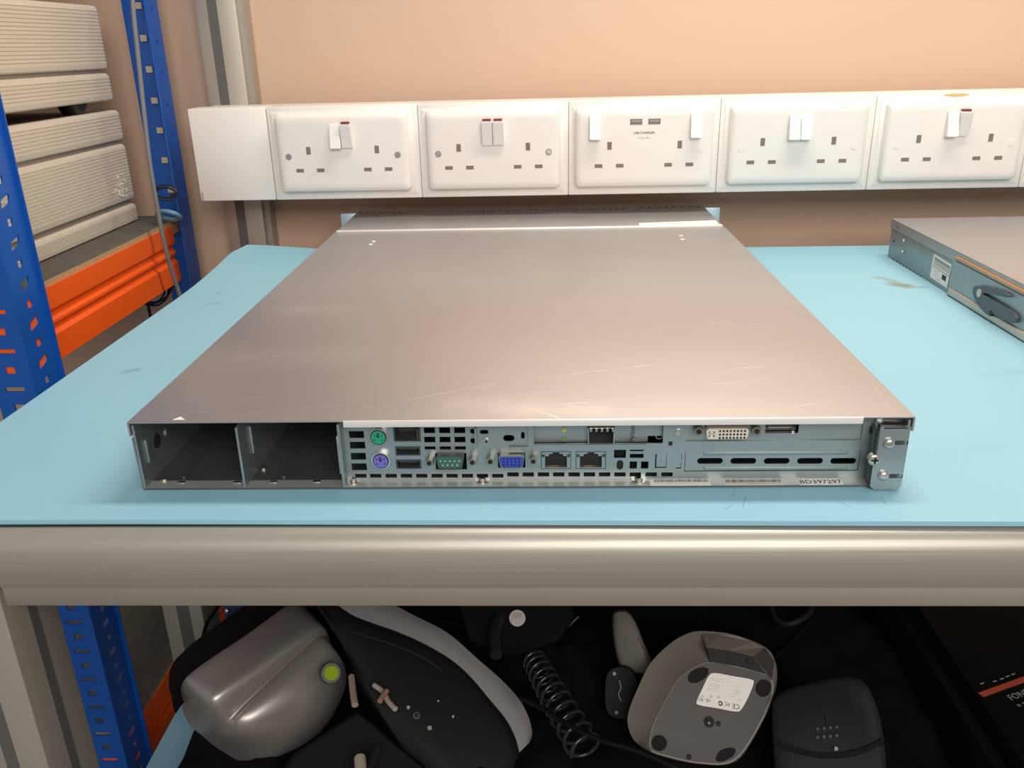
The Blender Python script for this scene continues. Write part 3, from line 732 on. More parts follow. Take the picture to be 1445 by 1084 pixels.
# small connectors in cutouts
h = rq(Do, Ds, 75, 565, 220, 650); B('connector_stub', (h[0][0], h[1][0], PY+.002, PY+.006, h[0][1], h[2][1]), satin, panel)
cx, cz = q(Do, Ds, 145, 750); bm = bmesh.new(); prism(bm, [Vector((x, PY+.0008, z)) for x, z in obround(cx, cz, .0034, .0056)], (0, .003, 0)); finish('rubber_plug', bm, charc, panel)
# U shaped cut line tabs
for (xa, ya, xb, yb) in ((635, 598, 795, 790), (930, 590, 1000, 800)):
    h = rq(Do, Ds, xa, ya, xb, yb); x0, x1, z0, z1 = h[0][0], h[1][0], h[0][1], h[2][1]
    bm = bmesh.new()
    if xa < 700: box(bm, x0, x0+.0008, PY-.0002, PY, z0, z1)
    box(bm, x0, x1, PY-.0002, PY, z0, z0+.0006); box(bm, x1-.0002, x1, PY-.0002, PY, z0, z1)
    t_ = finish('cut_line', bm, hole, panel)
    bm = bmesh.new(); cyl(bm, ((x0+x1)/2+.0012, PY-.0004, (z0+z1)/2), ((x0+x1)/2+.0012, PY, (z0+z1)/2), .0016 if xa < 700 else .0009, seg=20); finish('dimple', bm, steel, t_, True)
# lip strip under first card window
h = rq(Bo, Bs, 250, 238, 1250, 288); x0, x1, z0, z1 = h[0][0], h[1][0], h[0][1], h[2][1]
lo_holes = []
outl = [(x0, z0+.0004), (q(Bo, Bs, 1010, 288)[0], z0+.0004), (q(Bo, Bs, 1010, 288)[0], z1-.0035), (x1, z1-.0035), (x1, z1-.0002), (w1[0][0]-.0002, z1-.0002), (w1[0][0]-.0002, .0395), (w1[0][0]-.0034, .0395), (w1[0][0]-.0034, z1-.0012), (x0, z1-.0012)]
holed('card_frame', outl, [], PY-.0012, .0010, steel, sv, label='slim raised frame around the card window')
# network card
cy = PY+.0035
nb = [(w1[0][0]-.001, w1[0][1]-.0005), (w1[1][0]+.001, w1[0][1]-.0005), (w1[1][0]+.001, .0402), (w1[0][0]-.001, .0402)]
sf = rq(Bo, Bs, 822, 102, 1012, 242, cy); sx0_, sx1_, sz0_, sz1_ = sf[0][0], sf[1][0], sf[0][1], sf[2][1]
nb = [(w1[0][0]-.001, sz0_+.0002), (sx0_, sz0_+.0002), (sx0_, .0335), (sx1_, .0335), (sx1_, sz0_+.0002)]
wz = w1[0][1]-.0006
outer = [(w1[0][0]-.001, wz), (sx0_, wz), (sx0_, sz1_), (sx1_, sz1_), (sx1_, wz), (q(Do, Ds, 530, 430, cy)[0], wz), (q(Do, Ds, 530, 430, cy)[0], w1[0][1]+.0030), (w1[1][0]+.001, w1[0][1]+.0030), (w1[1][0]+.001, .0404), (w1[0][0]-.001, .0404)]
nc = holed('network_card_bracket', outer, [], cy, .0008, steel, sv, label='plain steel bracket of the network card')
bm = bmesh.new(); w = .0005
box(bm, sx0_, sx0_+w, cy-.004, cy+.03, sz0_, sz1_); box(bm, sx1_-w, sx1_, cy-.004, cy+.03, sz0_, sz1_); box(bm, sx0_, sx1_, cy-.004, cy+.03, sz1_-w, sz1_); box(bm, sx0_, sx1_, cy-.001, cy+.03, sz0_, sz0_+w)
cage = finish('transceiver_cage', bm, bright, nc)
bm = bmesh.new()
for k in range(5): box(bm, sx0_+.001+k*.0031, sx0_+.0022+k*.0031, cy-.0046, cy-.004, sz1_-.0022, sz1_-.0004)
finish('spring_finger', bm, steel, cage); B('cage_interior', (sx0_+w, sx1_-w, cy+.004, cy+.006, sz0_+w, sz1_-w), hole, cage)
for yy, m_ in ((140, ledm), (203, mat('green_led', (.12, .25, .10), 0, .3))):
    cx, cz = q(Bo, Bs, 652, yy, cy-.0005); bm = bmesh.new(); cyl(bm, (cx, cy+.001, cz), (cx, cy-.0008, cz), .0017, .0014); l_ = finish('indicator_light', bm, m_, nc, True)
cx, cz = q(Bo, Bs, 1147, 163, cy)
text('Myricom', .0046, frame(Vector((cx, cy-.00005, cz)), (0, 0, 1), (-1, 0, 0)), ink, nc, th=.00012, sx=.62)
bm = bmesh.new(); h = rq(Do, Ds, 645, 190, 745, 395, cy-.0006)
tt = [(x, z) for x, z in obround((h[0][0]+h[1][0])/2, (h[0][1]+h[2][1])/2, h[1][0]-h[0][0], h[2][1]-h[0][1])]
holed('embossed_loop', tt, [obround((h[0][0]+h[1][0])/2, (h[0][1]+h[2][1])/2, (h[1][0]-h[0][0])*.85, (h[2][1]-h[0][1])*.9)], cy-.0006, .0007, bright, nc)
# ring on panel tab between the cards
cx, cz = q(Do, Ds, 965, 312, PY-.0006)
circle = lambda cx, cz, r, n=24: [(cx+r*math.cos(2*math.pi*k/n), cz+r*math.sin(2*math.pi*k/n)) for k in range(n)]
holed('eyelet', circle(cx, cz, .0024), [circle(cx, cz, .0016)], PY-.0008, .0009, bright, panel)
bm = bmesh.new(); cyl(bm, (cx, PY-.0002, cz), (cx, PY, cz), .0016); finish('eyelet_hole', bm, lgrey, panel)
h = rq(Do, Ds, 822, 425, 875, 480); bm = bmesh.new(); box(bm, h[0][0], h[1][0], PY-.0002, PY, h[0][1], h[2][1]); finish('notch_hole', bm, hole, panel)
# graphics card
gy = PY+.0012
gh = [rq(Co, Cs, 650, 66, 820, 112, gy)]
g_ = gh[0]; gh = [rect(g_[0][0], g_[1][0], g_[0][1], .0392)]
gc = holed('graphics_card_bracket', [(w2[0][0]-.001, w2[0][1]-.0001), (w2[1][0]+.001, w2[0][1]-.0001), (w2[1][0]+.001, .0404), (w2[0][0]-.001, .0404)], gh, gy, .0008, steel, sv, label='steel bracket of the graphics card')
x0, x1, z0, z1 = gh[0][0][0], gh[0][1][0], gh[0][0][1], gh[0][2][1]
B('display_port', (x0+.0003, x1-.0003, gy+.003, gy+.008, z0+.0002, z1-.0002), black, gc)
B('port_lip', (x0-.0001, x1+.0001, gy-.0006, gy+.002, z0-.0004, z0+.0001), bright, gc)
bm = bmesh.new(); box(bm, x0+.002, x1-.004, gy+.0012, gy+.003, z0+.0026, z0+.0032); box(bm, x1-.0036, x1-.0022, gy+.0002, gy+.003, z0+.0004, z0+.0012); finish('contact_strip', bm, bright, gc)
h = rq(Co, Cs, 348, 90, 565, 142, gy-.005)
x0, x1, z0, z1 = h[0][0], h[1][0], h[0][1], h[2][1]
bm = bmesh.new(); prism(bm, [Vector((x, gy-.0055, z)) for x, z in [(x0+.0012, z1), (x1-.0012, z1), (x1, z1-.0012), (x1-.0006, z0+.001), (x1-.0016, z0), (x0+.0016, z0), (x0+.0006, z0+.001), (x0, z1-.0012)]], (0, .0056, 0))
dvi = finish('dvi_port', bm, ivory, gc, label='ivory multi-pin video connector')
bm = bmesh.new(); W_ = x1-x0
for r_ in range(3):
    for c_ in range(8):
        xx = x0+W_*(.30+c_*.083); zz = z1-.0013-r_*.0021; box(bm, xx, xx+.0011, gy-.0056, gy-.004, zz-.0006, zz+.0006)
for dx in (-.0013, .0013):
    for dz in (-.0012, .0012):
        xx = x0+W_*.13+dx; zz = (z0+z1)/2+dz; box(bm, xx-.0004, xx+.0004, gy-.0056, gy-.004, zz-.0004, zz+.0004)
box(bm, x0+W_*.13-.0020, x0+W_*.13+.0020, gy-.0056, gy-.004, (z0+z1)/2-.00012, (z0+z1)/2+.00012)
finish('pin_holes', bm, hole, dvi)
B('connector_shell', (x0+.0002, x1-.0002, gy-.004, gy, z1-.0005, z1+.0024), mat('aged_shell', (.22, .19, .14), .7, .45), dvi)
brz = mat('bronze_standoff', (.46, .40, .28), 1, .32)
for xx, yy in ((312, 92), (607, 90)):
    cx, cz = q(Co, Cs, xx, yy+14, gy-.006); bm = bmesh.new(); cyl(bm, (cx, gy-.006, cz), (cx, gy+.0, cz), .0028, seg=6); h_ = finish('hex_standoff', bm, brz, gc)
    bm = bmesh.new(); cyl(bm, (cx, gy-.0062, cz), (cx, gy-.004, cz), .0015, seg=16); finish('thread_hole', bm, hole, h_)
# blank cover ribs + outline
bm = bmesh.new()
for yy in (214, 291):
    c_ = q(Co, Cs, 705, yy); a = q(Co, Cs, 337, yy)[0]; b = q(Co, Cs, 1070, yy)[0]
    box(bm, a, b, PY-.0006, PY+.0001, c_[1]-.0011, c_[1]+.0011, .0005)
finish('pressed_rib', bm, steel, panel, True)
h = rq(Co, Cs, 240, 206, 1128, 305); x0, x1, z0, z1 = h[0][0], h[1][0], h[0][1], h[2][1]
bm = bmesh.new(); box(bm, x0, x0+.00025, PY-.0002, PY, z0, z1); box(bm, x1-.0003, x1, PY-.0002, PY, z0, z1); box(bm, x0, x1, PY-.0002, PY, z0-.0001, z0+.0003)
finish('cover_outline', bm, hole, panel)
# interior side flange on the right
B('panel_flange', (x1p, x1p+.0035, PY-.004, PY+.001, .0016, PT), steel, sv, .0004)
bm = bmesh.new(); h = rq(Co, Cs, 1160, 58, 1215, 370, PY); box(bm, x1p+.0035, .4342, PY-.001, PY, .0016, PT); finish('corner_panel', bm, steel, sv)
bm = bmesh.new(); a = at(1231, 602, 1, PY-.0012); box(bm, a[0]-.0009, a[0]+.0005, PY-.0013, PY-.0009, a[2]-.0045, a[2]); finish('slit', bm, hole, sv)
# ledge labels (lie on base pan)
def ledge(px0, py0, px1, py1, m_, parent, name, lift=.0001, rounded=0):
    a = at(px0, py1, 2, .0016); b = at(px1, py1, 2, .0016); c_ = at(px1, py0, 2, .0016); d = at(px0, py0, 2, .0016)
    bm = bmesh.new(); box(bm, a[0], b[0], .0008+0*a[1], PY-.0010, .0015, .0015+lift+.0001); return finish(name, bm, m_, parent), a[0], b[0]
l1, xa, xb = ledge(917, 677, 1003, 683, paper, sv, 'barcode_label')
bm = bmesh.new(); x = xa+.003
while x < xb-.0008:
    w = random.choice((.0002, .0003, .0005)); box(bm, x, x+w, .0045, PY-.0011, .0017, .00178); x += w+random.choice((.0003, .0004))
finish('bars', bm, ink, l1); text('---- ------- ----', .0030, frame(Vector(((xa+xb)/2, .0026, .00172)), (1, 0, 0), (0, 1, 0)), lgrey, l1)
l2, xa, xb = ledge(1022, 677, 1108, 683, mat('off_white_label', (.62, .60, .54), 0, .5), sv, 'barcode_label')
bm = bmesh.new(); x = xa+.0015
while x < xb-.002:
    w = random.choice((.0002, .0003, .0006)); box(bm, x, x+w, .0038, PY-.0014, .0017, .00178); x += w+random.choice((.0003, .0005))
finish('bars', bm, ink, l2); text('------ -----', .0022, frame(Vector(((xa+xb)/2, .0022, .00172)), (1, 0, 0), (0, 1, 0)), lgrey, l2)
l3, xa, xb = ledge(1129, 677, 1190, 683, paper, sv, 'asset_label')
text('BD397297', .0060, frame(Vector(((xa+xb)/2, .0040, .00172)), (1, 0, 0), (0, 1, 0)), ink, l3, sx=.92)
# latch bracket on the right
yb = -.0042
bx0, bx1 = at(1243, 605, 1, yb)[0], at(1285, 605, 1, yb)[0]; bz0, bz1 = .0012, at(1265, 603, 1, yb)[2]
sc1 = at(1255, 626, 1, yb-.001); sc2 = at(1247, 672, 1, yb-.001)
s1 = (at(1262, 625, 1, yb)[0], at(1282, 625, 1, yb)[0], at(1272, 625, 1, yb)[2]); s2 = (at(1254, 672, 1, yb)[0], at(1274, 672, 1, yb)[0], at(1264, 672, 1, yb)[2])
zc3 = at(1233, 648, 1, yb)[2]
outl = [(bx0-.0012, bz0+.0018), (bx0+.001, bz0), (bx1-.0015, bz0), (bx1, bz0+.0018), (bx1, bz1), (bx0, bz1), (bx0, zc3+.0045), (bx0-.0005, zc3+.004), (bx0+.0018, zc3), (bx0-.0012, zc3-.0045)]
br = holed('latch_bracket', outl, [obround((s1[0]+s1[1])/2, s1[2], s1[1]-s1[0], .0027), obround((s2[0]+s2[1])/2, s2[2], s2[1]-s2[0], .0027)], yb, .0012, steel, sv, label='steel corner bracket with two slots')
bm = bmesh.new(); box(bm, bx0+.0016, bx1-.001, yb, .006, bz1-.0012, bz1, .0003); finish('top_flap', bm, bright, br, True)
bm = bmesh.new(); box(bm, bx0, bx0+.0010, yb+.001, PY-.001, bz0+.001, bz1-.003); box(bm, bx0, bx1, yb+.004, yb+.005, bz0+.001, bz1-.002); finish('bracket_side', bm, steel_in, br)
for c_ in (sc1, sc2):
    bm = bmesh.new(); cyl(bm, (c_[0], yb, c_[2]), (c_[0], yb-.0012, c_[2]), .0030, .0029, 24); sphere(bm, (c_[0], yb-.0010, c_[2]), .0029, (1, .5, 1)); f_ = finish('screw', bm, screwm, br, True)
c_ = at(1233, 648, 1, yb+.001); cx, cz = c_[0], c_[2]
bm = bmesh.new(); cyl(bm, (cx, yb+.0028, cz), (cx, yb-.0003, cz), .0034, seg=24); sphere(bm, (cx, yb-.0001, cz), .0033, (1, .3, 1)); ps = finish('cross_head_screw', bm, screwm, br, True)
bm = bmesh.new(); box(bm, cx-.0019, cx+.0019, yb-.0014, yb, cz-.0004, cz+.0004); box(bm, cx-.0004, cx+.0004, yb-.0014, yb, cz-.0019, cz+.0019); finish('cross_recess', bm, hole, ps)

# ------------------------------------------------------------ second server
X2 = .6335
s2v = thing('rack_server', 'silver rack server cut off by the right edge, white sticker on its side', 'server', (.85, .35, 0))
Yf2 = .553
bm = bmesh.new(); box(bm, X2, X2+.437, -.02+.03, Yf2, .0004, .0415, .0005); finish('chassis', bm, steel, s2v, True)
bm = bmesh.new(); box(bm, X2-.0012, X2+.438, .012, Yf2+.001, .0425, .0437, .0004); box(bm, X2-.0012, X2-.0002, .012, Yf2+.001, .0335, .0430); l2_ = finish('lid', bm, lid_m, s2v, True)
def sp(px, py, x=X2): return at(px, py, 0, x)
def sidepoly(name, pts, th, m_, parent, x=X2, label=None):
    bm = bmesh.new(); prism(bm, [sp(a, b, x) for a, b in pts], (-th, 0, 0)); return finish(name, bm, m_, parent, label=label)
G = lambda x, y: (1220+x/4.929, 280+y/4.929)
G2 = lambda x, y: (1300+x/7.228, 340+y/7.228)
lb = sidepoly('side_label', [G(485, 385), G(608, 462), G(575, 625), G(455, 545)], .0003, paper, s2v, X2-.0001, 'white printed sticker')
xs = X2-.00045
a = sp(*G(465, 468), xs); b = sp(*G(590, 532), xs)
c0_ = sp(*G(485, 385), xs); c1_ = sp(*G(608, 462), xs); c3_ = sp(*G(455, 545), xs)
ex = (c1_-c0_).normalized(); ey = (c0_-c3_).normalized(); LW = (c1_-c0_).length; LH = (c0_-c3_).length
def LP(u, v): return c0_+ex*(u*LW)-ey*(v*LH)
def bar(bm, u0, u1, v0, v1): prism(bm, [LP(u0, v0), LP(u1, v0), LP(u1, v1), LP(u0, v1)], (-.0001, 0, 0))
bm = bmesh.new(); bar(bm, .05, .95, .08, .42); finish('grey_print_block', bm, mat('pale_grey_ink', (.50, .49, .46), 0, .6), lb)
bm = bmesh.new()
for k in range(28): bar(bm, .10+k*.03, .113+k*.03, .12, .20)
bar(bm, .02, .98, .49, .505); bar(bm, .62, .84, .58, .78); finish('black_print', bm, ink, lb)
fm = lambda u, v: frame(LP(u, v), ex, ey)
for (t_, u, v, sz) in (('-- --------', .30, .58, .0026), ('---- ---', .28, .68, .0024), ('------- ----', .32, .78, .0022), ('------ ------', .5, .88, .0020), ('--------- ----', .5, .27, .0026)):
    text(t_, sz, Matrix.Translation((-.0002, 0, 0)) @ fm(u, v), lgrey, lb, th=.00005)
bm = bmesh.new()
for k in range(9):
    c_ = sp(*G(200+k*23, 430+k*14.3)); cyl(bm, (X2+.001, c_[1], c_[2]), (X2-.0002, c_[1], c_[2]), .0016, seg=12)
for (x, y, r) in ((238, 200, .0012), (203, 295, .0014), (617, 532, .0014)):
    c_ = sp(*G(x, y)); cyl(bm, (X2+.001, c_[1], c_[2]), (X2-(.0015 if y == 200 else .0002), c_[1], c_[2]), r, seg=12)
finish('vent_holes', bm, hole, s2v)
for x, y in ((272, 297), (262, 375), (664, 575)):
    c_ = sp(*G(x, y)); bm = bmesh.new(); cyl(bm, (X2, c_[1], c_[2]), (X2-.0015, c_[1], c_[2]), .0026 if x < 300 else .0036, .0020 if x < 300 else .0030); sphere(bm, (X2-.001, c_[1], c_[2]), .0022, (.5, 1, 1)); finish('rivet', bm, bright if x > 300 else steel, s2v, True)
for x, y in ((745, 562), (730, 660)):
    c_ = sp(*G(x, y)); bm = bmesh.new()
    for k in range(3): box(bm, X2-.0012, X2, c_[1]-.003+k*.002, c_[1]-.002+k*.002, c_[2]-.0035, c_[2]+.0035)
    finish('louvre', bm, darkm, s2v)
# copper coloured rail edge under the lid and cream rail below
ya = sp(*G(650, 427))[1]
B('copper_edge', (X2-.0030, X2-.0002, .012, ya, .0372, .0392), copper, s2v, .0003, 'copper coloured rail edge')
ya = sp(*G(600, 680))[1]
bm = bmesh.new(); box(bm, X2-.0045, X2, .012, ya, .0004, .0080, .0018, 3); box(bm, X2-.0020, X2, .012, ya, .0080, .0340); sr = finish('slide_rail', bm, railcream, s2v, True)
bm = bmesh.new(); box(bm, X2-.0026, X2-.0018, .012, ya+.002, .0085, .0345); finish('rail_web', bm, steel, sr)
B('dark_gap', (X2-.0040, X2-.0008, .012, ya, .0001, .0006), black, sr)
XH = X2-.0030
lt = sidepoly('slide_latch', [G2(*p) for p in [(555, 520), (562, 480), (585, 458), (620, 455), (740, 480), (870, 520), (935, 560), (900, 575), (780, 550), (690, 535), (640, 530), (760, 600), (900, 680), (985, 745), (1003, 790), (990, 830), (955, 838), (880, 810), (760, 745), (740, 760), (700, 750), (640, 690), (580, 600)]], .0030, handle_m, s2v, XH, 'slate grey forked plastic latch')
bm = bmesh.new(); c_ = sp(*G2(594, 533), XH-.003); prism(bm, [Vector((XH-.0028, c_[1]+.0038*math.cos(a), c_[2]+.0038*math.sin(a))) for a in [k*math.pi/12 for k in range(24)]], (-.0010, 0, 0)); finish('pivot_pin', bm, railcream, lt)
c_ = sp(*G2(722, 740), XH-.002); bm = bmesh.new(); cyl(bm, (XH, c_[1], c_[2]), (XH-.0040, c_[1], c_[2]), .0024); finish('stop_knob', bm, black, lt)

# ------------------------------------------------------------ things on the lower shelf
def smooth_loop(pts, n_per=6):
    out = []; N_ = len(pts)
    for i in range(N_):
        p0, p1, p2, p3 = [Vector(pts[(i+k) % N_]) for k in (-1, 0, 1, 2)]
        for k in range(n_per):
            t = k/n_per; out.append(.5*((2*p1)+(-p0+p2)*t+(2*p0-5*p1+4*p2-p3)*t*t+(-p0+3*p1-3*p2+p3)*t**3))
    return out
def radial(pts, c, N_=72):
    """resample a closed 2-D loop by angle about c"""
    res = []; n = len(pts)
    for k in range(N_):
        a = 2*math.pi*k/N_; d = Vector((math.cos(a), math.sin(a))); best = None
        for i in range(n):
            p = pts[i]-c; e = pts[(i+1) % n]-pts[i]; den = d.x*e.y-d.y*e.x
            if abs(den) < 1e-9: continue
            t = (p.x*e.y-p.y*e.x)/den; u = (p.x*d.y-p.y*d.x)/den
            if t > 0 and -1e-6 <= u <= 1+1e-6 and (best is None or t > best): best = t
        res.append(c+d*(best or 1))
    return res
def loft(name, loops, P0, n, m_, parent=None, center=None, smooth=True, cap0=True, label=None, sm=True):
    """loops: list of (pixel outline, depth). each outline is met with the plane lying 'depth' behind P0"""
    bm = bmesh.new(); rings = []
    for pts, d in loops:
        p2 = [Vector(p) for p in pts]; p2 = smooth_loop(p2) if sm else p2
        c = center if center is not None else sum(p2, Vector((0, 0)))/len(p2)
        rr_ = radial(p2, Vector(c))
        rings.append([bm.verts.new(atp(p.x, p.y, P0-n*d, n)) for p in rr_])
    N_ = len(rings[0])
    for a, b in zip(rings, rings[1:]):
        for k in range(N_): bm.faces.new((a[k], a[(k+1) % N_], b[(k+1) % N_], b[k]))
    if cap0: bm.faces.new(rings[0])
    bm.faces.new(rings[-1][::-1])
    return finish(name, bm, m_, parent, smooth, label)
def scale_loop(pts, s, c=None, dx=0, dy=0):
    c = c or (sum(p[0] for p in pts)/len(pts), sum(p[1] for p in pts)/len(pts))
    return [(c[0]+(p[0]-c[0])*s+dx, c[1]+(p[1]-c[1])*s+dy) for p in pts]
def facing(px, py, z, tx=0., ty=0.):
    P0 = at(px, py, 2, z); v = (CAM-P0).normalized(); n = (v+rt*tx-dn*ty).normalized(); return P0, n

# black soft bag under everything
def lump(name, x0, x1, y0, y1, z0, z1, seed, m_, amp=.012, n=26):
    rnd = random.Random(seed); ph = [rnd.uniform(0, 6.28) for _ in range(8)]
    bm = bmesh.new(); bmesh.ops.create_cube(bm, size=2); bmesh.ops.subdivide_edges(bm, edges=bm.edges[:], cuts=n, use_grid_fill=True)
    for v in bm.verts:
        p = v.co.copy(); k = (abs(p.x)**6+abs(p.y)**6+abs(p.z)**6)**(1/6); p /= k
        x = (x0+x1)/2+p.x*(x1-x0)/2; y = (y0+y1)/2+p.y*(y1-y0)/2; z = (z0+z1)/2+p.z*(z1-z0)/2
        if p.z > 0:
            z += amp*p.z*(math.sin(x*34+ph[0])*math.cos(y*27+ph[1])+.6*math.sin(x*71+y*49+ph[2])+.3*math.sin(y*130-x*60+ph[3]))
        v.co = Vector((x, y, z))
    return finish(name, bm, m_, None, True)
o = lump('soft_bag', -.098, .262, .07, .40, -.4033, -.345, 3, softblack); tag(o, 'flat black fabric bag on the lower shelf under the silver device', 'bag')
o = lump('soft_bag', .236, .595, .07, .55, -.4033, -.350, 9, softblack); tag(o, 'flat black fabric bag on the lower shelf under the upturned grey dock', 'bag')

o = lump('backpack', -.139, .262, .385, .58, -.4033, -.13, 21, softblack, .010); tag(o, 'bulky black fabric backpack standing at the back of the lower shelf', 'bag')
# silver device (loft along its long axis)
sd = thing('silver_device', 'silver plastic hood-shaped device with a yellow-green round button', 'device', (0, .16, -.35))
LN = [  # lines running front to back: (px, py, z)
 [(251, 978, -.292), (250, 962, -.268), (255, 947, -.2535), (264, 939, -.2500), (300, 912, -.2490), (339, 887, -.2485), (379, 857, -.2490), (425, 822, -.2500)],
 [(256, 1003, -.305), (256, 985, -.278), (262, 966, -.2555), (271, 956, -.2498), (308, 930, -.2470), (354, 902, -.2460), (396, 872, -.2468), (440, 838, -.2485)],
 [(272, 1025, -.322), (275, 1006, -.283), (283, 985, -.2560), (296, 972, -.2500), (341, 944, -.2475), (391, 910, -.2465), (431, 885, -.2475), (459, 864, -.2490)],
 [(278, 1030, -.324), (280, 1012, -.285), (289, 993, -.2580), (302, 980, -.2520), (348, 951, -.2490), (398, 917, -.2480), (438, 891, -.2488), (465, 872, -.2500)],
 [(285, 1036, -.326), (289, 1020, -.288), (297, 1002, -.2620), (309, 989, -.2565), (354, 959, -.2540), (403, 923, -.2525), (441, 896, -.2525), (466, 877, -.2530)],
 [(298, 1047, -.330), (306, 1036, -.300), (320, 1022, -.2800), (337, 1002, -.2740), (374, 967, -.2670), (410, 932, -.2620), (440, 906, -.2580), (466, 884, -.2560)],
 [(304, 1051, -.331), (314, 1042, -.301), (328, 1026, -.2790), (345, 1003, -.2715), (381, 967, -.2640), (415, 933, -.2590), (443, 909, -.2560), (468, 887, -.2545)],
 [(314, 1057, -.333), (326, 1050, -.305), (342, 1034, -.2840), (364, 1008, -.2740), (397, 976, -.2670), (428, 945, -.2620), (453, 920, -.2590), (475, 898, -.2570)],
 [(325, 1064, -.336), (345, 1058, -.315), (368, 1046, -.3000), (395, 1022, -.2900), (424, 996, -.2830), (450, 966, -.2780), (470, 938, -.2730), (484, 914, -.2690)],
 [(332, 1068, -.340), (352, 1068, -.328), (378, 1062, -.3180), (408, 1044, -.3100), (440, 1022, -.3050), (465, 996, -.3000), (480, 965, -.2950), (492, 930, -.2900)]]
bm = bmesh.new(); g_ = [[bm.verts.new(at(*p[:2], 2, p[2])) for p in l_] for l_ in LN]
nr, nc_ = len(g_), len(g_[0])
for i in range(nr-1):
    for j in range(nc_-1): bm.faces.new((g_[i][j], g_[i][j+1], g_[i+1][j+1], g_[i+1][j]))
ring = [g_[0][j] for j in range(nc_)]+[g_[i][-1] for i in range(1, nr)]+[g_[-1][j] for j in range(nc_-2, -1, -1)]+[g_[i][0] for i in range(nr-2, 0, -1)]
cen3 = sum((v.co for v in ring), Vector())/len(ring)
low = [bm.verts.new(Vector((v.co.x*.97+cen3.x*.03, v.co.y*.97+cen3.y*.03, min(v.co.z-.012, -.335)))) for v in ring]
for k in range(len(ring)): bm.faces.new((ring[k], ring[(k+1) % len(ring)], low[(k+1) % len(ring)], low[k]))
cv = bm.verts.new((cen3.x, cen3.y, -.340))
for k in range(len(low)): bm.faces.new((low[(k+1) % len(low)], low[k], cv))
sh = finish('shell', bm, silver, sd, False)
cr_ = sh.data.attributes.new('crease_edge', 'FLOAT', 'EDGE')
for e in sh.data.edges:
    a_, b_ = sorted(e.vertices)
    for ri, cval in ((2, .75), (5, .55), (6, .55)):
        if a_ >= ri*8+2 and b_ < ri*8+8 and b_ == a_+1: cr_.data[e.index].value = cval
for p in sh.data.polygons: p.use_smooth = True
md = sh.modifiers.new('sub', 'SUBSURF'); md.render_levels = 3; md.levels = 1
ol = [(243, 988), (238, 968), (238, 947), (245, 930), (268, 908), (320, 872), (370, 838), (430, 800), (455, 840), (300, 940), (256, 962)]
bm = bmesh.new(); prism(bm, [at(x, y, 2, -.268) for x, y in ol], (0, 0, -.018)); bmesh.ops.bevel(bm, geom=bm.edges[:], offset=.002, segments=2, affect='EDGES')
finish('black_rim', bm, satin, sd, True, 'black plastic rim behind the silver hood')
vc = at(467, 950, 2, -.262); nv = ((CAM-vc).normalized()+rt*.10).normalized()
bm = bmesh.new(); cyl(bm, vc-nv*.012, vc+nv*.0008, .0088, .0082, 28); vr = finish('button_ring', bm, black, sd, True)
bm = bmesh.new(); cyl(bm, vc-nv*.002, vc+nv*.003, .0066, .0060, 28); vb = finish('round_button', bm, bubble, vr, True, 'yellow-green round button')

# big curved black device with silver rim
P0, n = facing(600, 980, -.285, .10, .25)
cb = thing('curved_device', 'large black rounded device with a broad silver curved rim', 'device', P0-n*.03)
outer = [(425, 815), (490, 840), (545, 852), (580, 868), (629, 893), (672, 930), (704, 958), (729, 985), (743, 1010), (749, 1034), (747, 1048), (733, 1062), (715, 1100), (680, 1150), (620, 1150), (585, 1090), (545, 1030), (512, 975), (485, 915), (455, 868)]
innerb = [(425, 832), (470, 850), (502, 870), (560, 891), (600, 909), (637, 931), (664, 955), (692, 988), (714, 1015), (727, 1040), (733, 1062), (715, 1098), (678, 1145), (620, 1145), (587, 1088), (548, 1028), (515, 973), (488, 916), (458, 872)]
cen = (615, 985)
loft('body', [(scale_loop(innerb, .86, cen), -.001), (scale_loop(innerb, .97, cen), 0), (innerb, .0015), (outer, .011), (scale_loop(outer, .985, cen), .020), (scale_loop(outer, .95, cen), .045), (scale_loop(outer, .8, cen), .052)], P0, n, satin, cb, cen)
# silver rim strip: between inner and outer edges
ib = [(425, 832), (470, 850), (502, 870), (560, 891), (600, 909), (637, 931), (664, 955), (692, 988), (714, 1015), (727, 1040), (733, 1062)]
ob = [(440, 812), (492, 838), (548, 851), (583, 868), (631, 893), (674, 930), (706, 958), (731, 985), (745, 1010), (751, 1034), (748, 1047)]
bm = bmesh.new()
def cat(pts, per=6):
    out = []; V = [Vector(p) for p in pts]
    for i in range(len(V)-1):
        p0, p1, p2, p3 = V[max(i-1, 0)], V[i], V[i+1], V[min(i+2, len(V)-1)]
        for k in range(per):
            t = k/per; out.append(.5*((2*p1)+(-p0+p2)*t+(2*p0-5*p1+4*p2-p3)*t*t+(-p0+3*p1-3*p2+p3)*t**3))
    out.append(V[-1]); return out
R0 = [atp(p.x, p.y, P0+n*.0006, n) for p in cat(ib)]; R1 = [atp(p.x, p.y, P0-n*.0085, n) for p in cat(ob)]
rows_ = [R0]
for f_, lift in ((.25, .0012), (.5, .0022), (.75, .0022)): rows_.append([a.lerp(b, f_)+n*lift for a, b in zip(R0, R1)])
rows_.append(R1); rows_.append([p-n*.006 for p in R1]); rows_.append([p-n*.006 for p in R0])
vv = [[bm.verts.new(p) for p in r_] for r_ in rows_]
for a, b in zip(vv, vv[1:]+vv[:1]):
    for k in range(len(a)-1): bm.faces.new((a[k], a[k+1], b[k+1], b[k]))
bm.faces.new([r_[0] for r_ in vv][::-1]); bm.faces.new([r_[-1] for r_ in vv])
finish('silver_rim', bm, rimsil, cb, True, 'broad satin silver edge band')
def on(px, py, d=0.): return atp(px, py, P0-n*d, n)
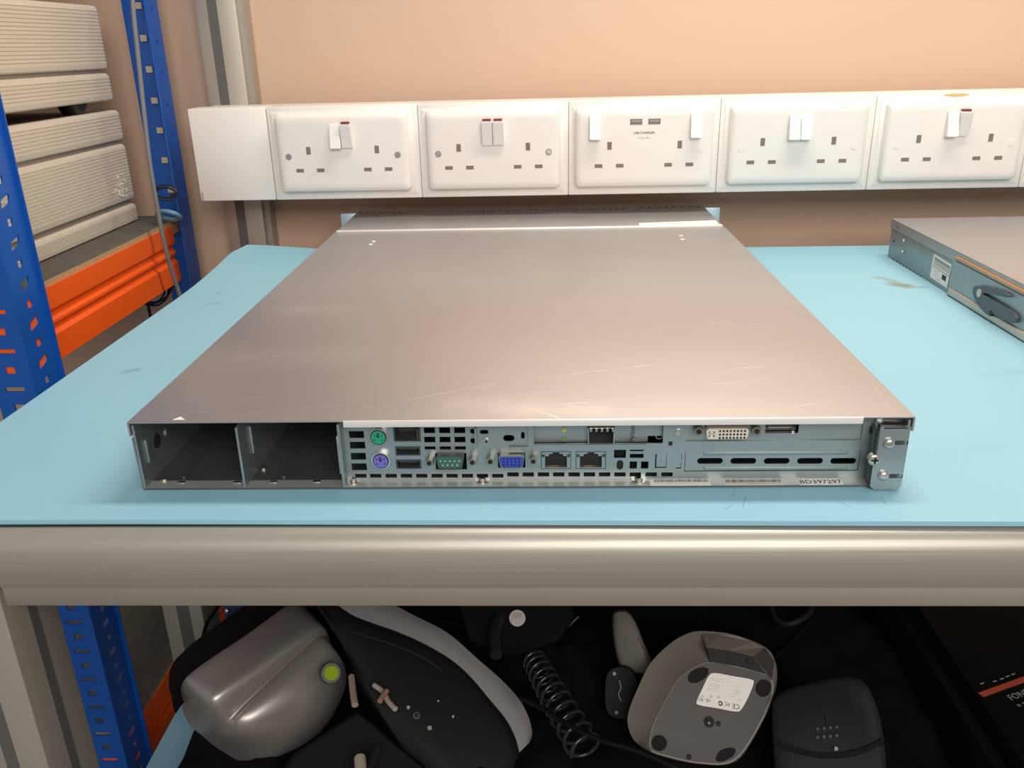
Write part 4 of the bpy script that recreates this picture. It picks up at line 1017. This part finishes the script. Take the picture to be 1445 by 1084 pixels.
for (x, y, r) in ((576, 999, .0016), (587.5, 1010.5, .0032), (606, 1028, .0022), (639, 1012, .0012), (618, 990, .0009)):
    bm = bmesh.new(); c_ = on(x, y); cyl(bm, c_, c_+n*.0022, r, r*.85, 20); s_ = finish('screw', bm, screwm if r > .002 else lgrey, cb, True)
    if r > .003:
        bm = bmesh.new(); cyl(bm, c_+n*.0015, c_+n*.0025, r*.75, seg=20); finish('screw_recess', bm, hole, s_)
tube('panel_groove', [on(645, 1020, -.0004), on(662, 1045, -.0004), on(680, 1084, -.0004)], .0005, hole, cb)
tube('moulding_line', [on(498, 892, -.0006), on(560, 912, -.0006), on(600, 930, -.0006), on(625, 948, -.0006)], .0006, charc, cb)

# loose cable ends and small parts between
def small_tube(pts, z, r, m_, name, label, cat_, group=None):
    o = tube(name, [at(x, y, 2, z) for x, y in pts], r, m_); tag(o, label, cat_, group); return o
small_tube([(496, 955), (498, 975), (501, 995)], -.262, .0028, tanw, 'cable_end', 'short tan cable end standing right of the green button', 'cable')
small_tube([(528, 967), (540, 976), (548, 990), (558, 1001)], -.262, .0022, mat('pale_cable', (.36, .33, .28), 0, .5), 'cable_end', 'pale grey cable end wrapped by a small brown clip', 'cable')
small_tube([(536, 990), (540, 982), (546, 975)], -.257, .0022, mat('brown_clip', (.30, .16, .11), 0, .4), 'cable_clip', 'small brown clip around the pale grey cable end', 'clip')
small_tube([(508, 1070), (509, 1085), (510, 1100)], -.262, .0045, mat('ivory_cable', (.42, .38, .29), 0, .5), 'cable_end', 'ivory cable end at the bottom edge below the black plate', 'cable')
small_tube([(533, 1055), (527, 1070), (523, 1090)], -.262, .0026, charc, 'cable_end', 'dark grey cable end at the bottom edge beside the ivory one', 'cable')
# flat black plate with raised edge in front
P1, n1 = facing(500, 1040, -.27, -.1, .2)
pl = loft('black_bracket', [([(505, 1008), (470, 1030), (420, 1065), (395, 1100), (400, 1150), (640, 1150), (610, 1095), (560, 1055), (530, 1028)], 0), ([(505, 1004), (467, 1028), (415, 1063), (388, 1100), (395, 1155), (645, 1155), (615, 1094), (563, 1052), (532, 1025)], .003), ([(505, 1004), (467, 1028), (415, 1063), (388, 1100), (395, 1155), (645, 1155), (615, 1094), (563, 1052), (532, 1025)], .012)], P1, n1, mat('dull_black_plastic', (.005, .005, .0045), 0, .65, spec=.12), None, (505, 1080), sm=False)
tag(pl, 'angular black plastic bracket at the bottom edge between the silver and curved devices', 'bracket')

# upturned grey dock
K = lambda x, y: (880+x/5.313, 880+y/5.313)
P0, n = facing(1000, 985, -.285, .30, .10)
dk = thing('charging_dock', 'upturned grey rounded dock showing its underside label and rubber pads', 'dock', P0-n*.04)
base = [K(*p) for p in [(650, 292), (860, 325), (1075, 385), (1112, 430), (1122, 480), (1108, 560), (1050, 700), (950, 880), (850, 1010), (740, 1055), (600, 1050), (480, 1035), (340, 1000), (220, 965), (195, 920), (198, 850), (230, 740), (280, 640), (340, 530), (400, 430), (460, 375), (540, 322)]]
sil = [K(*p) for p in [(600, 57), (830, 85), (1060, 175), (1130, 270), (1150, 380), (1140, 500), (1100, 620), (1040, 740), (950, 900), (860, 1020), (750, 1062), (600, 1056), (420, 1030), (220, 972), (90, 890), (38, 790), (33, 680), (100, 500), (200, 300), (350, 150), (480, 75)]]
cK = Vector(K(620, 560))
body = loft('body', [(base, .0), ([(cK.x+(b_[0]-cK.x)*1.015, cK.y+(b_[1]-cK.y)*1.012) for b_ in base], .0012), (sil, .026), (scale_loop(sil, .995, tuple(cK), 1, 0), .036), (scale_loop(sil, .90, tuple(cK), 3, 0), .050), (scale_loop(sil, .6, tuple(cK), 5, 0), .058)], P0, n, dockm, dk, cK)
def onp(px, py, d=0.): return atp(px, py, P0-n*d, n)
bm = bmesh.new(); prism(bm, [onp(p.x, p.y, -.0002) for p in smooth_loop([Vector(((cK.x+(b_[0]-cK.x)*.985), (cK.y+(b_[1]-cK.y)*.985))) for b_ in base])], -n*.002)
finish('base_plate', bm, dockb, dk, True, 'dark grey flat underside')
# cable recess at the top
rec = [K(*p) for p in [(588, 78), (700, 82), (830, 95), (950, 130), (1060, 182), (980, 248), (1070, 380), (860, 325), (652, 290)]]
bm = bmesh.new(); prism(bm, [onp(*K(*p), -.0006) for p in [(652, 290), (622, 178), (800, 205), (975, 248), (1066, 380), (860, 322)]], -n*.0016)
rp = finish('port_recess', bm, charc, dk, label='dark recess for the sockets')
a_ = [onp(*K(*p), d) for p, d in [((588, 78), .022), ((720, 82), .022), ((850, 98), .022), ((960, 135), .022), ((1058, 182), .022), ((975, 246), -.0010), ((800, 203), -.0010), ((622, 176), -.0010)]]
bm = bmesh.new(); prism(bm, a_, -n*.001+dn*.0002); finish('recess_wall', bm, dockm, rp)
bm = bmesh.new(); prism(bm, [onp(*K(*p), d) for p, d in [((1058, 182), .022), ((1130, 280), .022), ((1112, 425), -.0008), ((1068, 382), -.0008), ((975, 246), -.0008)]], -n*.001); finish('recess_cheek', bm, dockb, rp)
bm = bmesh.new(); c_ = onp(*K(945, 285), -.0008); cyl(bm, c_-n*.001, c_+n*.0012, .0028, seg=16); box_ = c_; finish('round_socket', bm, hole, rp)
bm = bmesh.new(); c_ = onp(*K(785, 272), -.0008); prism(bm, [onp(*K(*p), -.0009) for p in [(770, 256), (778, 254), (803, 288), (795, 290)]], n*.0003); finish('slot_mark', bm, hole, rp)
def pad(pts):
    bm = bmesh.new(); prism(bm, [onp(p.x, p.y, -.0016) for p in smooth_loop([Vector(K(*p)) for p in pts])], -n*.0016); finish('rubber_pad', bm, rubber, dk, True)
pad([(485, 405), (520, 355), (590, 330), (635, 345), (620, 400), (560, 440), (505, 442)])
pad([(1000, 460), (1045, 420), (1095, 440), (1105, 490), (1080, 540), (1035, 548), (1000, 515)])
pad([(212, 895), (240, 845), (290, 842), (322, 880), (318, 925), (275, 957), (230, 940)])
pad([(697, 1010), (730, 955), (800, 932), (838, 945), (825, 990), (760, 1030), (710, 1035)])
bm = bmesh.new(); prism(bm, [onp(p.x, p.y, -.0006) for p in smooth_loop([Vector(K(*p)) for p in [(640, 392), (690, 372), (820, 395), (950, 418), (975, 445), (940, 540), (885, 640), (840, 660), (700, 635), (570, 612), (548, 585), (590, 490)]])], -n*.0006)
lb = finish('white_label', bm, paper, dk, True, 'white regulatory sticker with small print')
# label frame: text reads upside down -> local x axis points left in picture
lx = (onp(*K(560, 600))-onp(*K(860, 645))).normalized(); ly = (onp(*K(560, 600))-onp(*K(660, 380))).normalized()
def ltext(s_, x, y, size, m_=ink, sx=1.): 
    mw = frame(onp(*K(x, y), -.0007), lx, ly); text(s_, size, mw, m_, lb, th=.00006, sx=sx)
ltext('CE', 842, 622, .0056); ltext('FC', 775, 603, .0040); ltext('UL', 630, 578, .0036); ltext('RU', 578, 570, .0032)
ltext('---', 872, 580, .0042, lgrey)
for x, y, w in ((590, 545, .0), (655, 547, 0), (712, 550, 0)): ltext('=', x, y, .0052, lgrey)
for i, (x, y, s_) in enumerate([(850, 500, '--------'), (845, 515, '----- ---'), (835, 530, '---- -- --'), (800, 548, '---- ---'), (700, 420, '-------- ----'), (715, 438, '---- -- -----'), (680, 460, '--------- --'), (675, 475, '------- -- ---'), (665, 492, '----------'), (660, 508, '-- -- - -- --'), (850, 474, '--- -------')]):
    ltext(s_, x, y, .0026, lgrey)
c_ = onp(*K(725, 600), -.0007); bm = bmesh.new(); cyl(bm, c_, c_+n*.0001, .0020, seg=20); rg = finish('round_mark', bm, ink, lb)
bm = bmesh.new(); cyl(bm, c_, c_+n*.0002, .0010, seg=16); finish('round_mark_centre', bm, paper, rg)
for x, y, r in ((640, 738, .0046), (710, 752, .0022), (489, 1000, .0022)):
    bm = bmesh.new(); c_ = onp(*K(x, y), -.0003); cyl(bm, c_-n*.001, c_+n*.0003, r, seg=24); hh = finish('screw_hole', bm, hole, dk)
    bm = bmesh.new(); c2 = c_-rt*r*-.25+dn*r*.35; cyl(bm, c_-n*.0005, c2+n*.0006, r*.45, seg=16); finish('screw', bm, screwm if r < .006 else darkm, hh, True)

# dark cradle
P0, n = facing(1165, 1020, -.285, -.05, .20)
cr = thing('charging_dock', 'dark charcoal rounded cradle with a row of contact pins at bottom edge', 'dock', P0-n*.03)
ol = [(1090, 1000), (1096, 982), (1120, 970), (1155, 961), (1190, 955), (1212, 958), (1226, 972), (1238, 1000), (1246, 1035), (1250, 1075), (1248, 1110), (1220, 1130), (1130, 1130), (1098, 1110), (1091, 1060)]
loft('body', [(scale_loop(ol, .90), 0), (scale_loop(ol, .98), .003), (ol, .008), (scale_loop(ol, .99), .030), (scale_loop(ol, .85), .036)], P0, n, charc, cr)
def onq(px, py, d=0.): return atp(px, py, P0-n*d, n)
bm = bmesh.new(); lo = cat([(1092, 1044), (1120, 1055), (1165, 1063), (1210, 1058), (1247, 1042)]); up_ = [Vector((p.x, p.y+7)) for p in lo]
prism(bm, [onq(p.x, p.y, -.0030) for p in lo]+[onq(p.x, p.y, -.0030) for p in up_[::-1]], -n*.004); finish('front_lip', bm, satin, cr, True)
bm = bmesh.new()
for k in range(4):
    for (yy) in (1029, 1041):
        c_ = onq(1154+k*9, yy-k*.8, -.0004); cyl(bm, c_, c_+n*.0012, .0011, seg=10)
finish('contact_pins', bm, bright, cr, True)
bm = bmesh.new(); c_ = onq(1180, 1057, -.003); cyl(bm, c_, c_+n*.001, .0016, seg=14); finish('led_spot', bm, lgrey, cr)
tube('slot', [onq(1166, 1010, -.0006), onq(1168, 1024, -.0006)], .0010, hole, cr)

# grey handset piece and black cradle behind it
P0, n = facing(890, 905, -.30, -.2, .1)
gl = [(864, 872), (868, 862), (884, 862), (896, 876), (908, 905), (922, 940), (912, 952), (890, 950), (874, 938), (866, 905)]
o = loft('handset', [(scale_loop(gl, .7), -.002), (scale_loop(gl, .93), .001), (gl, .007), (scale_loop(gl, .95), .016), (scale_loop(gl, .7), .02)], P0, n, mat('taupe_plastic', (.16, .145, .125), 0, .5), None)
tag(o, 'taupe grey curved handset piece standing behind the upturned dock', 'handset')
P0, n = facing(872, 980, -.33, 0, .1)
ol = [(858, 945), (885, 940), (900, 960), (900, 1010), (885, 1018), (858, 1010), (852, 980)]
o = loft('adapter', [(scale_loop(ol, .92), 0), (ol, .004), (ol, .03)], P0, n, satin, None)
tag(o, 'small black plastic adapter left of the upturned dock', 'adapter')
for x, y in ((867, 951), (870, 1006)):
    bm = bmesh.new(); c_ = atp(x, y, P0+n*.0004, n); cyl(bm, c_-n*.001, c_+n*.001, .0016, seg=12); finish('screw', bm, lgrey, o, True)
tube('wire', [atp(x, y, P0+n*.001, n) for x, y in ((874, 960), (876, 972), (873, 980), (877, 990))], .0006, lgrey, o)

# black power unit with round sticker at the back
P0, n = facing(730, 880, -.305, 0, .2)
ol = [(640, 830), (800, 826), (812, 870), (790, 905), (720, 930), (660, 905)]
o = loft('power_unit', [(scale_loop(ol, .96), 0), (ol, .003), (ol, .05)], P0, n, mat('matte_black_plastic', (.004, .004, .004), 0, .7, spec=.1), None, sm=False)
tag(o, 'matt black power unit at the back with a round white sticker', 'power unit')
c_ = atp(730, 872.5, P0, n); bm = bmesh.new(); cyl(bm, c_, c_+n*.0004, .0082, seg=32); s_ = finish('round_sticker', bm, mat('pale_sticker', (.55, .53, .50), 0, .6), o)
for k in range(5):
    wv = .005*math.cos((k-2)*.5)*1.2
    a = c_+n*.0005-dn*(.004-k*.002); bm = bmesh.new(); pts = [a-rt*wv-dn*.0003, a+rt*wv-dn*.0003, a+rt*wv+dn*.0003, a-rt*wv+dn*.0003]
    prism(bm, pts, n*.0001); finish('print_line', bm, lgrey, s_)
o = small_tube([(778, 905), (798, 887), (816, 871)], -.318, .0012, mat('grey_rod', (.16, .15, .14), .3, .4), 'metal_rod', 'thin grey rod lying behind the coiled cable', 'rod')

# spring-like coiled cable
pts = []
a0, a1 = at(752, 930, 2, -.285), at(828, 1062, 2, -.285)
dirv = (a1-a0).normalized(); s1_ = dirv.cross(Vector((0, 0, 1))).normalized(); s2_ = dirv.cross(s1_)
NT = 11
for k in range(NT*10+1):
    t = k/(NT*10); tt_ = t**1.35; R_ = .0095+.004*t; a = k/10*2*math.pi
    pts.append(a0+(a1-a0)*tt_+s1_*R_*math.cos(a)+s2_*R_*math.sin(a))
o = tube('spiral_cable', pts, .0017, wirem, res=3); tag(o, 'glossy black spring-coiled cable between the curved device and the upturned dock', 'cable')
def cab(pts, z, r, label, m_=satin):
    o = tube('cable', [at(x, y, 2, z+dz) for x, y, dz in pts], r, m_); tag(o, label, 'cable'); return o
cab([(735, 985, 0), (770, 1002, .003), (800, 1022, .004), (850, 1045, .004), (900, 1060, .004), (960, 1085, .002), (1040, 1110, 0)], -.275, .0020, 'black cable crossing in front of the coiled cord towards the dock')
cab([(700, 925, 0), (698, 890, .002), (705, 868, 0)], -.30, .006, 'thick dark grey cable loop beside the silver rim', charc)
cab([(1010, 1075, 0), (1060, 1040, .004), (1085, 1000, .002), (1075, 960, 0), (1120, 905, 0), (1150, 870, 0)], -.345, .0026, 'dark cable running behind both docks')
cab([(1085, 850, 0), (1105, 880, 0), (1130, 875, .005), (1150, 850, 0)], -.33, .003, 'thick dark cable loop at the back under the bench rail', charc)
cab([(285, 905, 0), (292, 880, .004), (305, 860, 0), (315, 845, 0)], -.275, .0018, 'thin black cable rising behind the silver device')
# blue object at back with knob
P0, n = facing(335, 866, -.30, 0, .3)
ol = [(312, 851), (400, 846), (380, 872), (345, 890), (318, 872)]
o = loft('connector_housing', [(scale_loop(ol, .9), 0), (ol, .004), (ol, .03)], P0, n, mat('navy_plastic', (.02, .03, .10), 0, .4), None, sm=False)
tag(o, 'small navy plastic housing with a shiny knob behind the silver device', 'housing')
bm = bmesh.new(); c_ = atp(321, 862, P0, n); sphere(bm, c_, .0028); finish('knob', bm, bright, o, True)

# black printed box at the right
bx = thing('product_box', 'large black cardboard box with a red stripe at the right edge', 'box', (.75, .25, -.4033))
Z2 = -.300
bm = bmesh.new(); box(bm, .611, .95, .03, .42, -.4033, Z2, .0010); crt = finish('carton', bm, mat('black_card', (.005, .0045, .004), 0, .45, spec=.2), bx, True)
pA, pB = at(1384, 981, 2, Z2), at(1470, 950, 2, Z2); dv_ = (pB-pA).normalized(); pv = Vector((-dv_.y, dv_.x, 0))
bm = bmesh.new(); prism(bm, [pA-pv*.0028, pA+dv_*.2-pv*.0028, pA+dv_*.2+pv*.0028, pA+pv*.0028], (0, 0, .0002)); finish('red_stripe', bm, redprint, crt)
c_ = at(1424, 986, 2, Z2); text('FOND', .0088, frame(c_+Vector((0, 0, .0001)), dv_, pv), mat('grey_print', (.30, .29, .26), 0, .6), crt, 'lettering', align='LEFT')
c_ = at(1436, 997, 2, Z2); text('= =', .007, frame(c_+Vector((0, 0, .0001)), dv_, pv), lgrey, crt, align='LEFT')
bm = bmesh.new()
for x, y in ((1384, 966), (1402, 963), (1412, 959.5), (1420, 956), (1428, 953)):
    a = at(x, y, 2, Z2); prism(bm, [a, a+dv_*.0042, a+dv_*.0042+pv*.0010, a+pv*.0010], (0, 0, .0002))
finish('print_dashes', bm, lgrey, crt)
bm = bmesh.new(); box(bm, .598, .6095, .03, .50, -.4033, -.318, .001); o = finish('folder', bm, softblack, None, True); tag(o, 'black flat folder standing against the black box on its left side', 'folder')

# ------------------------------------------------------------ light
def area(name, loc, rot, sx, sy, e, col):
    ld = bpy.data.lights.new(name, 'AREA'); ld.shape = 'RECTANGLE'; ld.size = sx; ld.size_y = sy; ld.energy = e; ld.color = col
    o = bpy.data.objects.new(name, ld); COL.objects.link(o); o.location = loc; o.rotation_euler = rot; return o
area('bench_light', (.60, .36, 1.05), (math.radians(2), 0, 0), .9, .12, 12, (1, .90, .80))
area('front_fill_light', (.72, -1.75, 1.08), (math.radians(60), 0, 0), 1.4, .8, 35, (1, .93, .86))  # added low front fill, lightens the wall under the trunking
w = bpy.data.worlds.new('world'); S.world = w; w.use_nodes = True
w.node_tree.nodes['Background'].inputs[0].default_value = (.88, .88, .90, 1); w.node_tree.nodes['Background'].inputs[1].default_value = .36
vs = S.view_settings; vs.view_transform = 'Standard'; vs.look = 'None'; vs.gamma = 1; vs.exposure = 0; vs.use_curve_mapping = False
